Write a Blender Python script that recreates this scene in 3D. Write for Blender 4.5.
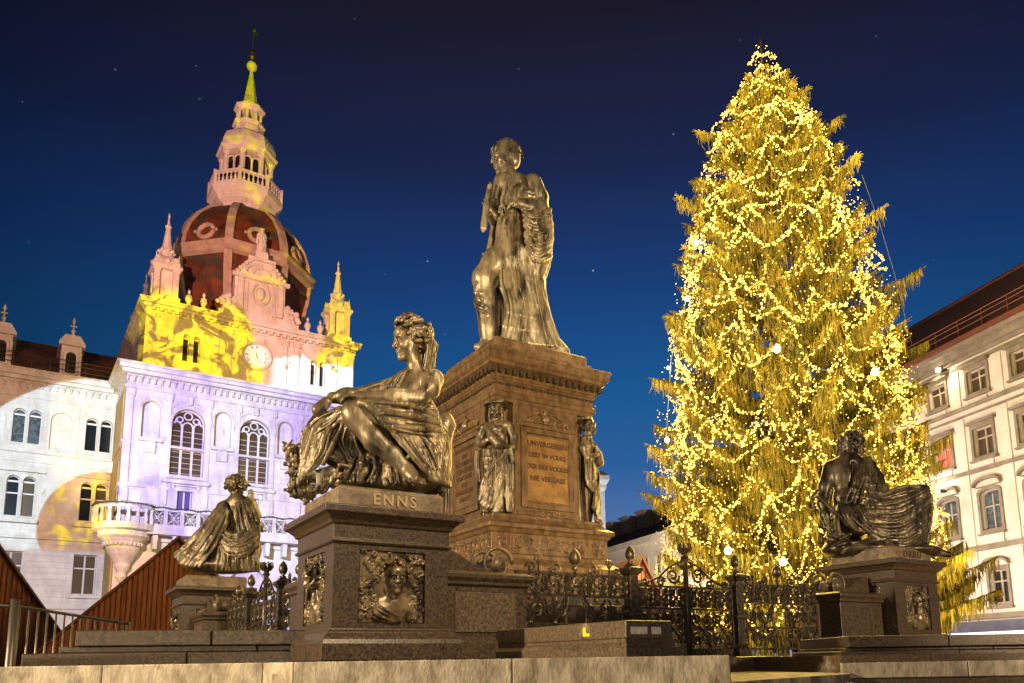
import bpy, math, random
import numpy as np
from mathutils import Vector, Matrix
random.seed(7); NR = np.random.default_rng(7)
PI = math.pi; R = math.radians
for _o in list(bpy.data.objects): bpy.data.objects.remove(_o)
scene = bpy.context.scene
COL = scene.collection

# ---------------------------------------------------------------- camera
EYE = np.array([0.0, 0.0, 1.25])
FPX, CXP, CYP = 780.0, 550.0, 531.0
_p, _r = R(9.36), R(-0.915)
_F = np.array([0, math.cos(_p), math.sin(_p)]); _u = np.array([0, -math.sin(_p), math.cos(_p)]); _x = np.array([1.0, 0, 0])
CAMX = math.cos(_r)*_x + math.sin(_r)*_u; CAMU = -math.sin(_r)*_x + math.cos(_r)*_u
cam_data = bpy.data.cameras.new('camera'); cam = bpy.data.objects.new('camera', cam_data); COL.objects.link(cam)
m = Matrix.Identity(4)
for i in range(3):
    m[i][0] = CAMX[i]; m[i][1] = CAMU[i]; m[i][2] = -_F[i]; m[i][3] = EYE[i]
cam.matrix_world = m
cam_data.sensor_width = 36.0; cam_data.lens = 36.0*FPX/1024
cam_data.shift_x = (512-CXP)/1024; cam_data.shift_y = (CYP-341.5)/1024
cam_data.clip_start = 0.05; cam_data.clip_end = 2000
scene.camera = cam
def at(px, py, Y):
    d = _F + CAMX*(px-CXP)/FPX - CAMU*(py-CYP)/FPX
    return EYE + d*Y/d[1]

# ---------------------------------------------------------------- view, world
vs = scene.view_settings
vs.view_transform = 'Standard'; vs.look = 'None'; vs.exposure = 0.22; vs.gamma = 1.0; vs.use_curve_mapping = False
scene.cycles.use_denoising = True
scene.cycles.max_bounces = 5; scene.cycles.diffuse_bounces = 2; scene.cycles.glossy_bounces = 3
scene.cycles.sample_clamp_indirect = 4.0
world = bpy.data.worlds.new('World'); scene.world = world; world.use_nodes = True
nt = world.node_tree; nt.nodes.clear()
def N(t, typ, **kw):
    n = t.nodes.new(typ)
    for k, v in kw.items(): setattr(n, k, v)
    return n
out = N(nt, 'ShaderNodeOutputWorld'); bg = N(nt, 'ShaderNodeBackground'); nt.links.new(bg.outputs[0], out.inputs[0])
tc = N(nt, 'ShaderNodeTexCoord'); sep = N(nt, 'ShaderNodeSeparateXYZ'); nt.links.new(tc.outputs['Generated'], sep.inputs[0])
ramp = N(nt, 'ShaderNodeValToRGB'); nt.links.new(sep.outputs[2], ramp.inputs[0])
def setramp(r, stops):
    e = r.color_ramp.elements
    while len(e) > 1: e.remove(e[-1])
    e[0].position = stops[0][0]; e[0].color = (*stops[0][1], 1)
    for p, c in stops[1:]:
        k = e.new(p); k.color = (*c, 1)
setramp(ramp, [(0.0, (.20, .21, .29)), (.09, (.15, .20, .36)), (.15, (.075, .145, .33)), (.24, (.020, .088, .25)), (.33, (.008, .070, .205)), (.45, (.007, .034, .13)), (.56, (.008, .014, .052)), (.68, (.009, .008, .018))])
# azimuth variation: darker to the left and right of the blue centre
dot = N(nt, 'ShaderNodeVectorMath', operation='DOT_PRODUCT'); nt.links.new(tc.outputs['Generated'], dot.inputs[0]); dot.inputs[1].default_value = (0.08, 0.88, 0.46)
mr = N(nt, 'ShaderNodeMapRange'); nt.links.new(dot.outputs['Value'], mr.inputs[0]); mr.inputs[1].default_value = .74; mr.inputs[2].default_value = .995; mr.inputs[3].default_value = .34; mr.inputs[4].default_value = 1.22
sc1 = N(nt, 'ShaderNodeVectorMath', operation='SCALE'); nt.links.new(ramp.outputs[0], sc1.inputs[0]); nt.links.new(mr.outputs[0], sc1.inputs['Scale'])
vor = N(nt, 'ShaderNodeTexVoronoi', feature='F1'); vor.inputs['Scale'].default_value = 30; nt.links.new(tc.outputs['Generated'], vor.inputs[0])
sm = N(nt, 'ShaderNodeMapRange'); nt.links.new(vor.outputs['Distance'], sm.inputs[0]); sm.inputs[1].default_value = .046; sm.inputs[2].default_value = .022; sm.inputs[3].default_value = 0; sm.inputs[4].default_value = 1
sepc = N(nt, 'ShaderNodeSeparateColor'); nt.links.new(vor.outputs['Color'], sepc.inputs[0])
pw = N(nt, 'ShaderNodeMath', operation='POWER'); nt.links.new(sepc.outputs[0], pw.inputs[0]); pw.inputs[1].default_value = 1.6
mm = N(nt, 'ShaderNodeMath', operation='MULTIPLY'); nt.links.new(pw.outputs[0], mm.inputs[0]); nt.links.new(sm.outputs[0], mm.inputs[1])
cst = N(nt, 'ShaderNodeVectorMath', operation='SCALE'); cst.inputs[0].default_value = (.36, .40, .5); nt.links.new(mm.outputs[0], cst.inputs['Scale'])
add = N(nt, 'ShaderNodeVectorMath', operation='ADD'); nt.links.new(sc1.outputs[0], add.inputs[0]); nt.links.new(cst.outputs[0], add.inputs[1])
nt.links.new(add.outputs[0], bg.inputs[0]); bg.inputs[1].default_value = 1.0

# ---------------------------------------------------------------- unseen warm street floods, with added fill, rim and accent spots, projector
def lamp(name, typ, loc, target, power, color, size=.4, spot=60, blend=.4):
    d = bpy.data.lights.new(name, typ); o = bpy.data.objects.new(name, d); COL.objects.link(o)
    d.energy = power; d.color = color
    o.location = loc
    if target is not None:
        o.rotation_euler = (Vector(target)-Vector(loc)).to_track_quat('-Z', 'Y').to_euler()
    if typ == 'SPOT': d.spot_size = R(spot); d.spot_blend = blend; d.shadow_soft_size = size
    if typ == 'POINT': d.shadow_soft_size = size
    return o
WARM = (1.0, .76, .45); AMBER = (1.0, .70, .38)
lamp('added_fill_front', 'SPOT', (1.5, -8.0, 5.0), (-.5, 9, 2.6), 1800, (1.0, .78, .50), 1.6, 60, .6)  # soft frontal fill, added to even out the dark plinth front
lamp('street_flood_left', 'SPOT', (-15.5, 1.5, 6.5), (-.8, 12, 5.0), 17000, WARM, .20, 62)
lamp('added_fill_far_right', 'SPOT', (10.5, 3.0, 3.6), (5.2, 12.6, 2.9), 4200, WARM, .15, 45, .5)  # added, unseen; brightens the figure above the DRAU plate
lamp('street_flood_right', 'SPOT', (4.6, -4.5, 3.2), (-.1, 12, 5.6), 15000, (1.0, .70, .36), .20, 27, .35)
lamp('added_rim_side', 'SPOT', (9.5, 5.5, 5.0), (-.4, 13.8, 8.9), 5200, (1.0, .80, .52), .10, 24, .4)  # added rim spot that gives the standing man contrast
lamp('added_accent_high', 'SPOT', (4.2, 1.0, 9.5), (-1.9, 8.0, 3.5), 5200, WARM, .12, 34, .5)  # added, unseen; steep spot that brightens the tops of the ENNS figure
lamp('street_flood_low', 'SPOT', (-4.0, 1.2, .75), (-1.2, 11, 4.5), 260, WARM, .15, 100)

# ---------------------------------------------------------------- helpers
def link(o, parent=None):
    COL.objects.link(o)
    if parent is not None: o.parent = parent
    return o
def tag(o, label=None, cat=None, group=None, kind=None):
    if label: o['label'] = label
    if cat: o['category'] = cat
    if group: o['group'] = group
    if kind: o['kind'] = kind
    return o
def thing(name, label, cat, loc=(0, 0, 0), rz=0, group=None):
    o = bpy.data.objects.new(name, None); o.empty_display_size = .2; o.location = loc; o.rotation_euler = (0, 0, rz)
    link(o); return tag(o, label, cat, group)
def mesh_obj(name, V, F, mat, parent=None, smooth=False, loc=None):
    me = bpy.data.meshes.new(name)
    V = np.asarray(V, dtype=np.float32)
    if isinstance(F, np.ndarray) and F.ndim == 2:
        n = F.shape[1]; me.vertices.add(len(V)); me.vertices.foreach_set('co', V.ravel())
        me.loops.add(F.size); me.loops.foreach_set('vertex_index', F.astype(np.int32).ravel())
        me.polygons.add(len(F)); me.polygons.foreach_set('loop_start', np.arange(0, F.size, n, dtype=np.int32))
        me.polygons.foreach_set('loop_total', np.full(len(F), n, dtype=np.int32))
        me.update(calc_edges=True); me.validate()
    else:
        me.from_pydata([tuple(map(float, v)) for v in V], [], [tuple(f) for f in F]); me.update()
    if smooth: me.polygons.foreach_set('use_smooth', np.ones(len(me.polygons), dtype=bool))
    for mt in (mat if isinstance(mat, (list, tuple)) else [mat]): me.materials.append(mt)
    o = bpy.data.objects.new(name, me)
    if loc is not None: o.location = loc
    return link(o, parent)
class MB:
    def __init__(s): s.v = []; s.f = []
    def add(s, V, F):
        n = len(s.v); s.v += [tuple(p) for p in V]; s.f += [tuple(i+n for i in f) for f in F]; return s
    def box(s, x0, x1, y0, y1, z0, z1):
        return s.add([(x, y, z) for z in (z0, z1) for x, y in ((x0, y0), (x1, y0), (x1, y1), (x0, y1))],
                     [(3, 2, 1, 0), (4, 5, 6, 7), (0, 1, 5, 4), (1, 2, 6, 5), (2, 3, 7, 6), (3, 0, 4, 7)])
    def obox(s, c, ax, hx, hy, hz):   # oriented: ax = 3x3 rows
        c = np.array(c); a = np.array(ax)
        V = [c+a[0]*sx*hx+a[1]*sy*hy+a[2]*sz*hz for sz in (-1, 1) for sx, sy in ((-1, -1), (1, -1), (1, 1), (-1, 1))]
        return s.add(V, [(3, 2, 1, 0), (4, 5, 6, 7), (0, 1, 5, 4), (1, 2, 6, 5), (2, 3, 7, 6), (3, 0, 4, 7)])
    def loft(s, rings, cap=True, closed=True):
        n = len(rings[0]); V = [p for r in rings for p in r]; F = []
        for k in range(len(rings)-1):
            for i in range(n if closed else n-1):
                j = (i+1) % n; F.append((k*n+i, k*n+j, (k+1)*n+j, (k+1)*n+i))
        if cap: F.append(tuple(range(n))[::-1]); F.append(tuple((len(rings)-1)*n+i for i in range(n)))
        return s.add(V, F)
    def mold(s, cx, cy, hx, hy, prof):       # square moulding: prof = [(offset, z)]
        return s.loft([[(cx-hx-o, cy-hy-o, z), (cx+hx+o, cy-hy-o, z), (cx+hx+o, cy+hy+o, z), (cx-hx-o, cy+hy+o, z)] for o, z in prof])
    def lathe(s, cx, cy, prof, n=16, rot=0, sx=1, sy=1):
        return s.loft([[(cx+sx*r*math.cos(rot+2*PI*i/n), cy+sy*r*math.sin(rot+2*PI*i/n), z) for i in range(n)] for r, z in prof])
    def tube(s, P, r, n=6, cap=True):
        P = [np.array(p, float) for p in P]; rs = r if hasattr(r, '__len__') else [r]*len(P)
        rings = []; prev = None
        for i, p in enumerate(P):
            d = P[min(i+1, len(P)-1)]-P[max(i-1, 0)]; L = np.linalg.norm(d); d = d/L if L > 1e-9 else np.array([0, 0, 1.])
            if prev is None:
                a = np.cross(d, [0, 0, 1.]) if abs(d[2]) < .9 else np.cross(d, [1., 0, 0])
            else: a = prev-d*(prev@d)
            a /= np.linalg.norm(a)+1e-12; prev = a; b = np.cross(d, a)
            rings.append([p+rs[i]*(a*math.cos(2*PI*k/n)+b*math.sin(2*PI*k/n)) for k in range(n)])
        return s.loft(rings, cap)
    def prism(s, poly, y0, y1):              # poly in (x,z), extruded along y
        n = len(poly)
        return s.add([(x, y0, z) for x, z in poly]+[(x, y1, z) for x, z in poly],
                     [tuple(range(n))]+[tuple(range(2*n-1, n-1, -1))]+[(i, i+n, (i+1) % n+n, (i+1) % n) for i in range(n)])
    def prismz(s, poly, z0, z1):
        n = len(poly)
        return s.add([(x, y, z0) for x, y in poly]+[(x, y, z1) for x, y in poly],
                     [tuple(range(n))[::-1]]+[tuple(range(n, 2*n))]+[(i, (i+1) % n, (i+1) % n+n, i+n) for i in range(n)])
    def sphere(s, c, r, n=8, m=6, sz=1):
        return s.lathe_at(c, [(r*math.sin(PI*k/m)+1e-4, -r*sz*math.cos(PI*k/m)) for k in range(m+1)], n)
    def lathe_at(s, c, prof, n=8, rot=0):
        return s.loft([[(c[0]+r*math.cos(rot+2*PI*i/n), c[1]+r*math.sin(rot+2*PI*i/n), c[2]+z) for i in range(n)] for r, z in prof])
    def build(s, name, mat, parent=None, smooth=False, bevel=0, loc=None):
        o = mesh_obj(name, s.v, s.f, mat, parent, smooth, loc)
        if bevel:
            b = o.modifiers.new('bevel', 'BEVEL'); b.width = bevel; b.segments = 2; b.limit_method = 'ANGLE'; b.angle_limit = R(35)
        return o
def copy_tree(o, parent=None):
    c = o.copy(); COL.objects.link(c); c.parent = parent
    for ch in list(o.children): copy_tree(ch, c)
    return c
def text_obj(name, body, size, depth, mat, parent, loc, rot, align='CENTER', spacing=1.0, bold=.0):
    cu = bpy.data.curves.new(name, 'FONT'); cu.body = body; cu.size = size; cu.extrude = depth; cu.align_x = align; cu.align_y = 'CENTER'
    cu.space_character = spacing; cu.offset = bold; cu.resolution_u = 3
    cu.materials.append(mat); o = bpy.data.objects.new(name, cu); o.location = loc; o.rotation_euler = rot
    COL.objects.link(o); bpy.context.view_layer.update()
    me = bpy.data.meshes.new_from_object(o); o2 = bpy.data.objects.new(name, me); o2.location = loc; o2.rotation_euler = rot
    bpy.data.objects.remove(o); return link(o2, parent)

# ---------------------------------------------------------------- materials
def mat(name, c1, c2=None, scale=3.0, rough=.7, metal=0.0, bump=.0, bscale=40.0, emis=None, estr=0, c3=None, s3=.6, detail=6, stretch=None, spec=None, lo=.38, hi=.62, c3lo=.55, courses=None):
    mt = bpy.data.materials.new(name); mt.use_nodes = True; t = mt.node_tree; b = t.nodes['Principled BSDF']
    b.inputs['Roughness'].default_value = rough; b.inputs['Metallic'].default_value = metal
    if spec is not None: b.inputs['Specular IOR Level'].default_value = spec
    tc = N(t, 'ShaderNodeTexCoord'); src = tc.outputs['Object']
    if stretch:
        mp = N(t, 'ShaderNodeMapping'); mp.inputs['Scale'].default_value = stretch; t.links.new(src, mp.inputs[0]); src = mp.outputs[0]
    if c2 is None: b.inputs['Base Color'].default_value = (*c1, 1)
    else:
        n = N(t, 'ShaderNodeTexNoise'); n.inputs['Scale'].default_value = scale; n.inputs['Detail'].default_value = detail; n.inputs['Roughness'].default_value = .65
        t.links.new(src, n.inputs[0])
        r = N(t, 'ShaderNodeValToRGB'); setramp(r, [(lo, c1), (hi, c2)]); t.links.new(n.outputs[0], r.inputs[0]); col = r.outputs[0]
        if c3 is not None:
            n3 = N(t, 'ShaderNodeTexNoise'); n3.inputs['Scale'].default_value = s3; n3.inputs['Detail'].default_value = 7; n3.inputs['Roughness'].default_value = .7; t.links.new(src, n3.inputs[0])
            r3 = N(t, 'ShaderNodeValToRGB'); setramp(r3, [(c3lo, (0, 0, 0)), (c3lo+.1, (1, 1, 1))]); t.links.new(n3.outputs[0], r3.inputs[0])
            mx = N(t, 'ShaderNodeMix', data_type='RGBA'); t.links.new(r3.outputs[0], mx.inputs[0]); t.links.new(col, mx.inputs[6]); mx.inputs[7].default_value = (*c3, 1); col = mx.outputs[2]
            if metal > 0:     # weathered patches are matt
                m1 = N(t, 'ShaderNodeMath', operation='MULTIPLY_ADD'); t.links.new(r3.outputs[0], m1.inputs[0]); m1.inputs[1].default_value = -.8*metal; m1.inputs[2].default_value = metal; t.links.new(m1.outputs[0], b.inputs['Metallic'])
                m2 = N(t, 'ShaderNodeMath', operation='MULTIPLY_ADD'); t.links.new(r3.outputs[0], m2.inputs[0]); m2.inputs[1].default_value = .22; m2.inputs[2].default_value = rough-.08
                m3 = N(t, 'ShaderNodeMath', operation='MULTIPLY_ADD'); t.links.new(n.outputs[0], m3.inputs[0]); m3.inputs[1].default_value = .25; t.links.new(m2.outputs[0], m3.inputs[2]); t.links.new(m3.outputs[0], b.inputs['Roughness'])
        if courses:      # joints between the stone courses of a facade
            sx_ = N(t, 'ShaderNodeSeparateXYZ'); t.links.new(tc.outputs['Object'], sx_.inputs[0]); ad = N(t, 'ShaderNodeMath', operation='ADD'); t.links.new(sx_.outputs[0], ad.inputs[0]); t.links.new(sx_.outputs[1], ad.inputs[1])
            cb = N(t, 'ShaderNodeCombineXYZ'); t.links.new(ad.outputs[0], cb.inputs[0]); t.links.new(sx_.outputs[2], cb.inputs[1])
            bk = N(t, 'ShaderNodeTexBrick'); t.links.new(cb.outputs[0], bk.inputs[0]); bk.inputs['Scale'].default_value = 1.0; bk.inputs['Brick Width'].default_value = courses[0]; bk.inputs['Row Height'].default_value = courses[1]; bk.inputs['Mortar Size'].default_value = .018; bk.inputs['Mortar Smooth'].default_value = .3
            bk.inputs['Color1'].default_value = (1, 1, 1, 1); bk.inputs['Color2'].default_value = (.93, .93, .93, 1); bk.inputs['Mortar'].default_value = (1-courses[2],)*3+(1,)
            mu = N(t, 'ShaderNodeMix', data_type='RGBA', blend_type='MULTIPLY'); mu.inputs[0].default_value = 1; t.links.new(col, mu.inputs[6]); t.links.new(bk.outputs[0], mu.inputs[7]); col = mu.outputs[2]
        t.links.new(col, b.inputs['Base Color'])
    if bump:
        nb = N(t, 'ShaderNodeTexNoise'); nb.inputs['Scale'].default_value = bscale; nb.inputs['Detail'].default_value = 4; t.links.new(src, nb.inputs[0])
        bp = N(t, 'ShaderNodeBump'); bp.inputs['Strength'].default_value = bump; bp.inputs['Distance'].default_value = .02; t.links.new(nb.outputs[0], bp.inputs['Height']); t.links.new(bp.outputs[0], b.inputs['Normal'])
    if emis: b.inputs['Emission Color'].default_value = (*emis, 1); b.inputs['Emission Strength'].default_value = estr
    return mt
M = {}
M['granite'] = mat('dark granite', (.020, .014, .009), (.098, .065, .037), 38, .36, 0, .12, 60, c3=(.055, .036, .018), s3=2.3)
M['granite2'] = mat('worn granite', (.045, .032, .02), (.15, .105, .06), 30, .42, 0, .15, 50, c3=(.30, .25, .18), s3=1.4, c3lo=.61)
M['sand'] = mat('brown sandstone', (.080, .048, .022), (.180, .114, .054), 9, .30, 0, .2, 45, c3=(.055, .034, .018), s3=1.6, c3lo=.63, stretch=(1, 1, .45))
M['panel'] = mat('bronze plate', (.20, .11, .035), (.36, .21, .065), 4, .38, .35, .08, 40)
M['curb'] = mat('pale stone', (.24, .20, .145), (.54, .47, .36), 7, .7, 0, .35, 45, c3=(.17, .135, .09), s3=3.0, c3lo=.56, stretch=(1, 1, .5))
M['bronze'] = mat('patinated bronze', (.014, .010, .007), (.18, .138, .080), 5.0, .35, .40, .22, 34, c3=(.36, .34, .23), s3=3.0, c3lo=.56, stretch=(1, 1, .30), lo=.36, hi=.60)
M['bronze_pale'] = mat('pale weathered bronze', (.030, .022, .013), (.29, .235, .145), 5.0, .32, .40, .20, 34, c3=(.42, .40, .29), s3=3.0, c3lo=.57, stretch=(1, 1, .35), lo=.36, hi=.60)
M['bronze_dark'] = mat('dark bronze', (.018, .013, .009), (.12, .092, .055), 6, .31, .5, .10, 30, c3=(.24, .26, .14), s3=1.9, c3lo=.60, stretch=(1, 1, .35))
M['relief'] = mat('relief bronze', (.028, .020, .012), (.24, .175, .095), 6, .34, .35, .10, 40)
M['iron'] = mat('black iron', (.028, .022, .015), (.11, .082, .05), 18, .34, .5, .15, 60)
M['letter'] = mat('dark lettering', (.07, .035, .012), rough=.5)
M['letter_light'] = mat('worn lettering', (.38, .27, .15), rough=.5)
M['plaster'] = mat('white plaster', (.62, .60, .57), (.78, .76, .73), 1.6, .85, 0, .08, 20, c3=(.47, .44, .40), s3=.9, c3lo=.59, stretch=(1, 1, .45), courses=(1.15, .46, .15))
M['rib'] = mat('dull stone ribs', (.36, .27, .21), (.50, .40, .33), 1.5, .8, 0, .1, 12)
M['plaster_b'] = mat('cream plaster', (.62, .58, .53), (.74, .71, .66), .9, .85, 0, .10, 14, c3=(.52, .44, .34), s3=.5, c3lo=.58)
M['trim_b'] = mat('grey stone trim', (.20, .17, .135), (.29, .25, .20), 2, .8, 0, .1, 15)
M['ochre'] = mat('lamplight tinted plaster', (.42, .29, .10), (.54, .40, .17), .9, .85, 0, .1, 12)  # yellow lamplight on the tower's side wall, put into its colour
M['copper'] = mat('copper dome', (.09, .028, .014), (.24, .075, .028), .9, .5, .25, .2, 9, c3=(.05, .05, .035), s3=.5, c3lo=.5)
M['goldgreen'] = mat('gilded spire', (.40, .62, .06), (.62, .78, .10), 2, .5, 0)
M['roof'] = mat('dark roof tiles', (.08, .04, .024), (.22, .11, .06), 6, .8, 0, .5, 16, stretch=(1, 1, 1))
M['roof_red'] = mat('brown red gutter', (.17, .055, .03), rough=.6)
M['glass'] = mat('night glass', (.012, .015, .018), rough=.12, spec=.7)
M['glass_warm'] = mat('dimly lit glass', (.05, .035, .02), rough=.2, emis=(1, .62, .25), estr=.03)
M['glass_red'] = mat('red lit window', (.3, .05, .04), rough=.3, emis=(1, .18, .10), estr=.9)
M['glass_blue'] = mat('glass with painted sky glow', (.10, .13, .15), (.02, .02, .02), 5, .1, emis=(.5, .6, .7), estr=.06)  # faint emission put in for sky reflected in the panes
M['glass_amber'] = mat('lit room behind glass', (.06, .03, .02), (.2, .1, .05), 2.5, .3, emis=(1, .48, .20), estr=.22)
M['shutter'] = mat('violet shutter', (.10, .07, .25), rough=.7)
M['frame'] = mat('window frame', (.42, .37, .30), rough=.6)
M['frame_w'] = mat('white window frame', (.72, .70, .70), rough=.6)
M['hut'] = mat('red brown boards', (.16, .042, .014), (.30, .09, .03), 2, .65, 0, .2, 20, stretch=(6, 6, .5))
M['metal'] = mat('galvanised steel', (.10, .085, .07), rough=.4, metal=.7)
M['bark'] = mat('bark', (.06, .04, .025), (.14, .09, .05), 6, .9)
M['needles'] = mat('spruce needles', (.045, .052, .010), (.23, .19, .03), 1.8, .65, 0)
M['needles_dark'] = mat('dark green needles', (.035, .055, .018), (.09, .11, .03), 1.3, .7, 0)  # darker green tone for the garlands and the plant box
M['bulb'] = mat('lit bulb', (1, .8, .4), emis=(1.0, .60, .15), estr=1.5)
M['bulb_small'] = mat('small lit bulb', (1, .8, .4), emis=(1.0, .47, .07), estr=1.0)
M['cable'] = mat('cable', (.05, .05, .03), rough=.6)
M['wire'] = mat('steel wire', (.16, .15, .14), rough=.4, metal=.6)
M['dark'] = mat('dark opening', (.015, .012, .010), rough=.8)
M['ground'] = mat('paving', (.10, .085, .065), (.2, .17, .13), 4, .8, 0, .3, 12)
M['white_rough'] = mat('clock face', (.78, .76, .72), rough=.6, emis=(1, .96, .9), estr=.45)
M['yellow_label'] = mat('yellow sticker', (.65, .60, .04), rough=.6)
M['paper'] = mat('grey paper notice', (.75, .73, .70), (.5, .46, .42), 14, .8)
# ================================================================ SDF sculpting
class Sculpt:
    """smooth-union sculpture, evaluated on a voxel grid in its own units, meshed by surface nets"""
    def __init__(s, lo, hi, h):
        s.lo = np.array(lo, float); s.h = h
        s.n = np.ceil((np.array(hi, float)-s.lo)/h).astype(int)+1
        s.D = np.full(s.n, 9.0*h, dtype=np.float32)
    def _box(s, a, b):
        i0 = np.maximum(np.floor((a-s.lo)/s.h).astype(int), 0); i1 = np.minimum(np.ceil((b-s.lo)/s.h).astype(int)+1, s.n)
        if np.any(i1 <= i0): return None
        ax = [(s.lo[k]+s.h*np.arange(i0[k], i1[k])).astype(np.float32) for k in range(3)]
        return (slice(i0[0], i1[0]), slice(i0[1], i1[1]), slice(i0[2], i1[2])), ax[0][:, None, None], ax[1][None, :, None], ax[2][None, None, :]
    def _comb(s, sl, d, k, cut=False):
        a = s.D[sl]
        if cut:
            d = -d
            hh = np.maximum(k-np.abs(a-d), 0)/k; s.D[sl] = np.maximum(a, d)+hh*hh*k*.25
        else:
            hh = np.maximum(k-np.abs(a-d), 0)/k; s.D[sl] = np.minimum(a, d)-hh*hh*k*.25
    def cap(s, p, q, r0, r1=None, k=2.0, cut=False, flat=None):
        r1 = r0 if r1 is None else r1
        p = np.array(p, float); q = np.array(q, float); mr = max(r0, r1)+k+3*s.h
        g = s._box(np.minimum(p, q)-mr, np.maximum(p, q)+mr)
        if g is None: return s
        sl, X, Y, Z = g; d = q-p; L2 = max(d@d, 1e-9)
        t = np.clip(((X-p[0])*d[0]+(Y-p[1])*d[1]+(Z-p[2])*d[2])/L2, 0, 1)
        dist = np.sqrt((X-p[0]-t*d[0])**2+(Y-p[1]-t*d[1])**2+(Z-p[2]-t*d[2])**2)-(r0+(r1-r0)*t)
        s._comb(sl, dist, k, cut); return s
    def tube(s, pts, k=2.0, r=None, cut=False):
        for a, b in zip(pts[:-1], pts[1:]):
            ra = a[3] if len(a) > 3 else r; rb = b[3] if len(b) > 3 else r
            s.cap(a[:3], b[:3], ra, rb, k, cut)
        return s
    def ell(s, c, rad, k=2.0, ax=None, cut=False):
        c = np.array(c, float); rad = np.array(rad, float); mr = rad.max()+k+3*s.h
        g = s._box(c-mr, c+mr)
        if g is None: return s
        sl, X, Y, Z = g; X = X-c[0]; Y = Y-c[1]; Z = Z-c[2]
        if ax is not None:
            ax = np.array(ax, float); X, Y, Z = (ax[0][0]*X+ax[0][1]*Y+ax[0][2]*Z, ax[1][0]*X+ax[1][1]*Y+ax[1][2]*Z, ax[2][0]*X+ax[2][1]*Y+ax[2][2]*Z)
        k0 = np.sqrt((X/rad[0])**2+(Y/rad[1])**2+(Z/rad[2])**2); k1 = np.sqrt((X/rad[0]**2)**2+(Y/rad[1]**2)**2+(Z/rad[2]**2)**2)
        dist = np.where(k0 < .05, -rad.min(), k0*(k0-1)/np.maximum(k1, 1e-6)).astype(np.float32)
        s._comb(sl, dist, k, cut); return s
    def box(s, lo, hi, k=1.0, rnd=.5):
        lo = np.array(lo, float); hi = np.array(hi, float); g = s._box(lo-k-3*s.h, hi+k+3*s.h)
        if g is None: return s
        sl, X, Y, Z = g; c = (lo+hi)/2; e = (hi-lo)/2-rnd
        qx, qy, qz = np.abs(X-c[0])-e[0], np.abs(Y-c[1])-e[1], np.abs(Z-c[2])-e[2]
        d = np.sqrt(np.maximum(qx, 0)**2+np.maximum(qy, 0)**2+np.maximum(qz, 0)**2)+np.minimum(np.maximum(np.maximum(qx, qy), qz), 0)-rnd
        s._comb(sl, d, k); return s
    def sheet(s, guides, n, r, k=1.2, m=9, jit=.25, seed=0, wob=.0, ridge=.35, depth=None):
        m = 15
        """cloth: n ridges running along guide curves; guides = list of curves (list of points)"""
        rg = np.random.default_rng(seed)
        G = np.array([[curve_at(g, t) for t in np.linspace(0, 1, m)] for g in guides])   # guides x m x 3
        ng = len(guides)
        for i in range(n):
            u = (i+rg.uniform(-jit, jit)*(0 < i < n-1))/(n-1)*(ng-1); u = min(max(u, 0), ng-1)
            # smooth interpolation across guides
            col = np.array([cat_rom([G[j][q] for j in range(ng)], u) for q in range(m)])
            rr = r*(1+rg.uniform(-ridge, ridge)+(ridge if i % 2 else -ridge)*.6)
            ph = rg.uniform(0, 6.28)
            if wob: col = col+np.array([[wob*math.sin(ph+q*1.1), wob*math.cos(ph*1.7+q*.9), 0] for q in range(m)])
            for q in range(0, m-1, 2):
                e = min(q+2, m-1); s.cap(col[q], col[e], r*.9, r*.9, k)
        a = np.array([G[0][m//2], G[-1][m//2]]) if ng < 3 else np.array([G[j][m//2] for j in range(ng)])
        width = np.linalg.norm(np.diff(a, axis=0), axis=1).sum()
        nr = max(3, int(round(width/(r*2.0))))
        for i in range(max(2, int(nr*.8))):      # grooves between the folds
            u = min(max((i+.5+rg.uniform(-.3, .3))/max(2, int(nr*.8)), 0), 1)*(ng-1); du = rg.uniform(-.15, .15); q0 = int(rg.uniform(0, .35)*m); q1 = int(rg.uniform(.65, 1.0)*m)
            col = np.array([cat_rom([G[j][q] for j in range(ng)], min(max(u+du*math.sin(q/m*PI), 0), ng-1)) for q in range(m)]); gr = r*rg.uniform(.30, .55)
            for q in range(q0, q1-1):
                e0, e1 = [min(1, (x-q0+.3)/3, (q1-x)/3) for x in (q, q+1)]
                s.cap(col[q]+[0, -r*1.05, 0], col[q+1]+[0, -r*1.05, 0], gr*max(e0, .15), gr*max(e1, .15), .35*k, cut=True)
        for i in range(nr):
            u = min(max((i+rg.uniform(-.42, .42)*(0 < i < nr-1))/(nr-1), 0), 1)*(ng-1); du = rg.uniform(-.20, .20); amp = rg.uniform(.5, 1.9)*r; th = rg.uniform(.75, 1.3); ta, tb = (0, m) if rg.random() < .6 else ((0, int(m*rg.uniform(.5, .8))) if rg.random() < .5 else (int(m*rg.uniform(.2, .5)), m))
            col = np.array([cat_rom([G[j][q] for j in range(ng)], min(max(u+du*math.sin(q/m*PI), 0), ng-1)) for q in range(m)])
            for q in range(ta, min(tb, m)-1):
                f0, f1 = [(.45+.55*min(1, 4*x/(m-1), 1.6*(1.15-x/(m-1)))) for x in (q, q+1)]
                s.cap(col[q]+[0, -amp*f0, 0], col[q+1]+[0, -amp*f1, 0], r*.52*f0*th, r*.52*f1*th, .35*k)
        return s
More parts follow.
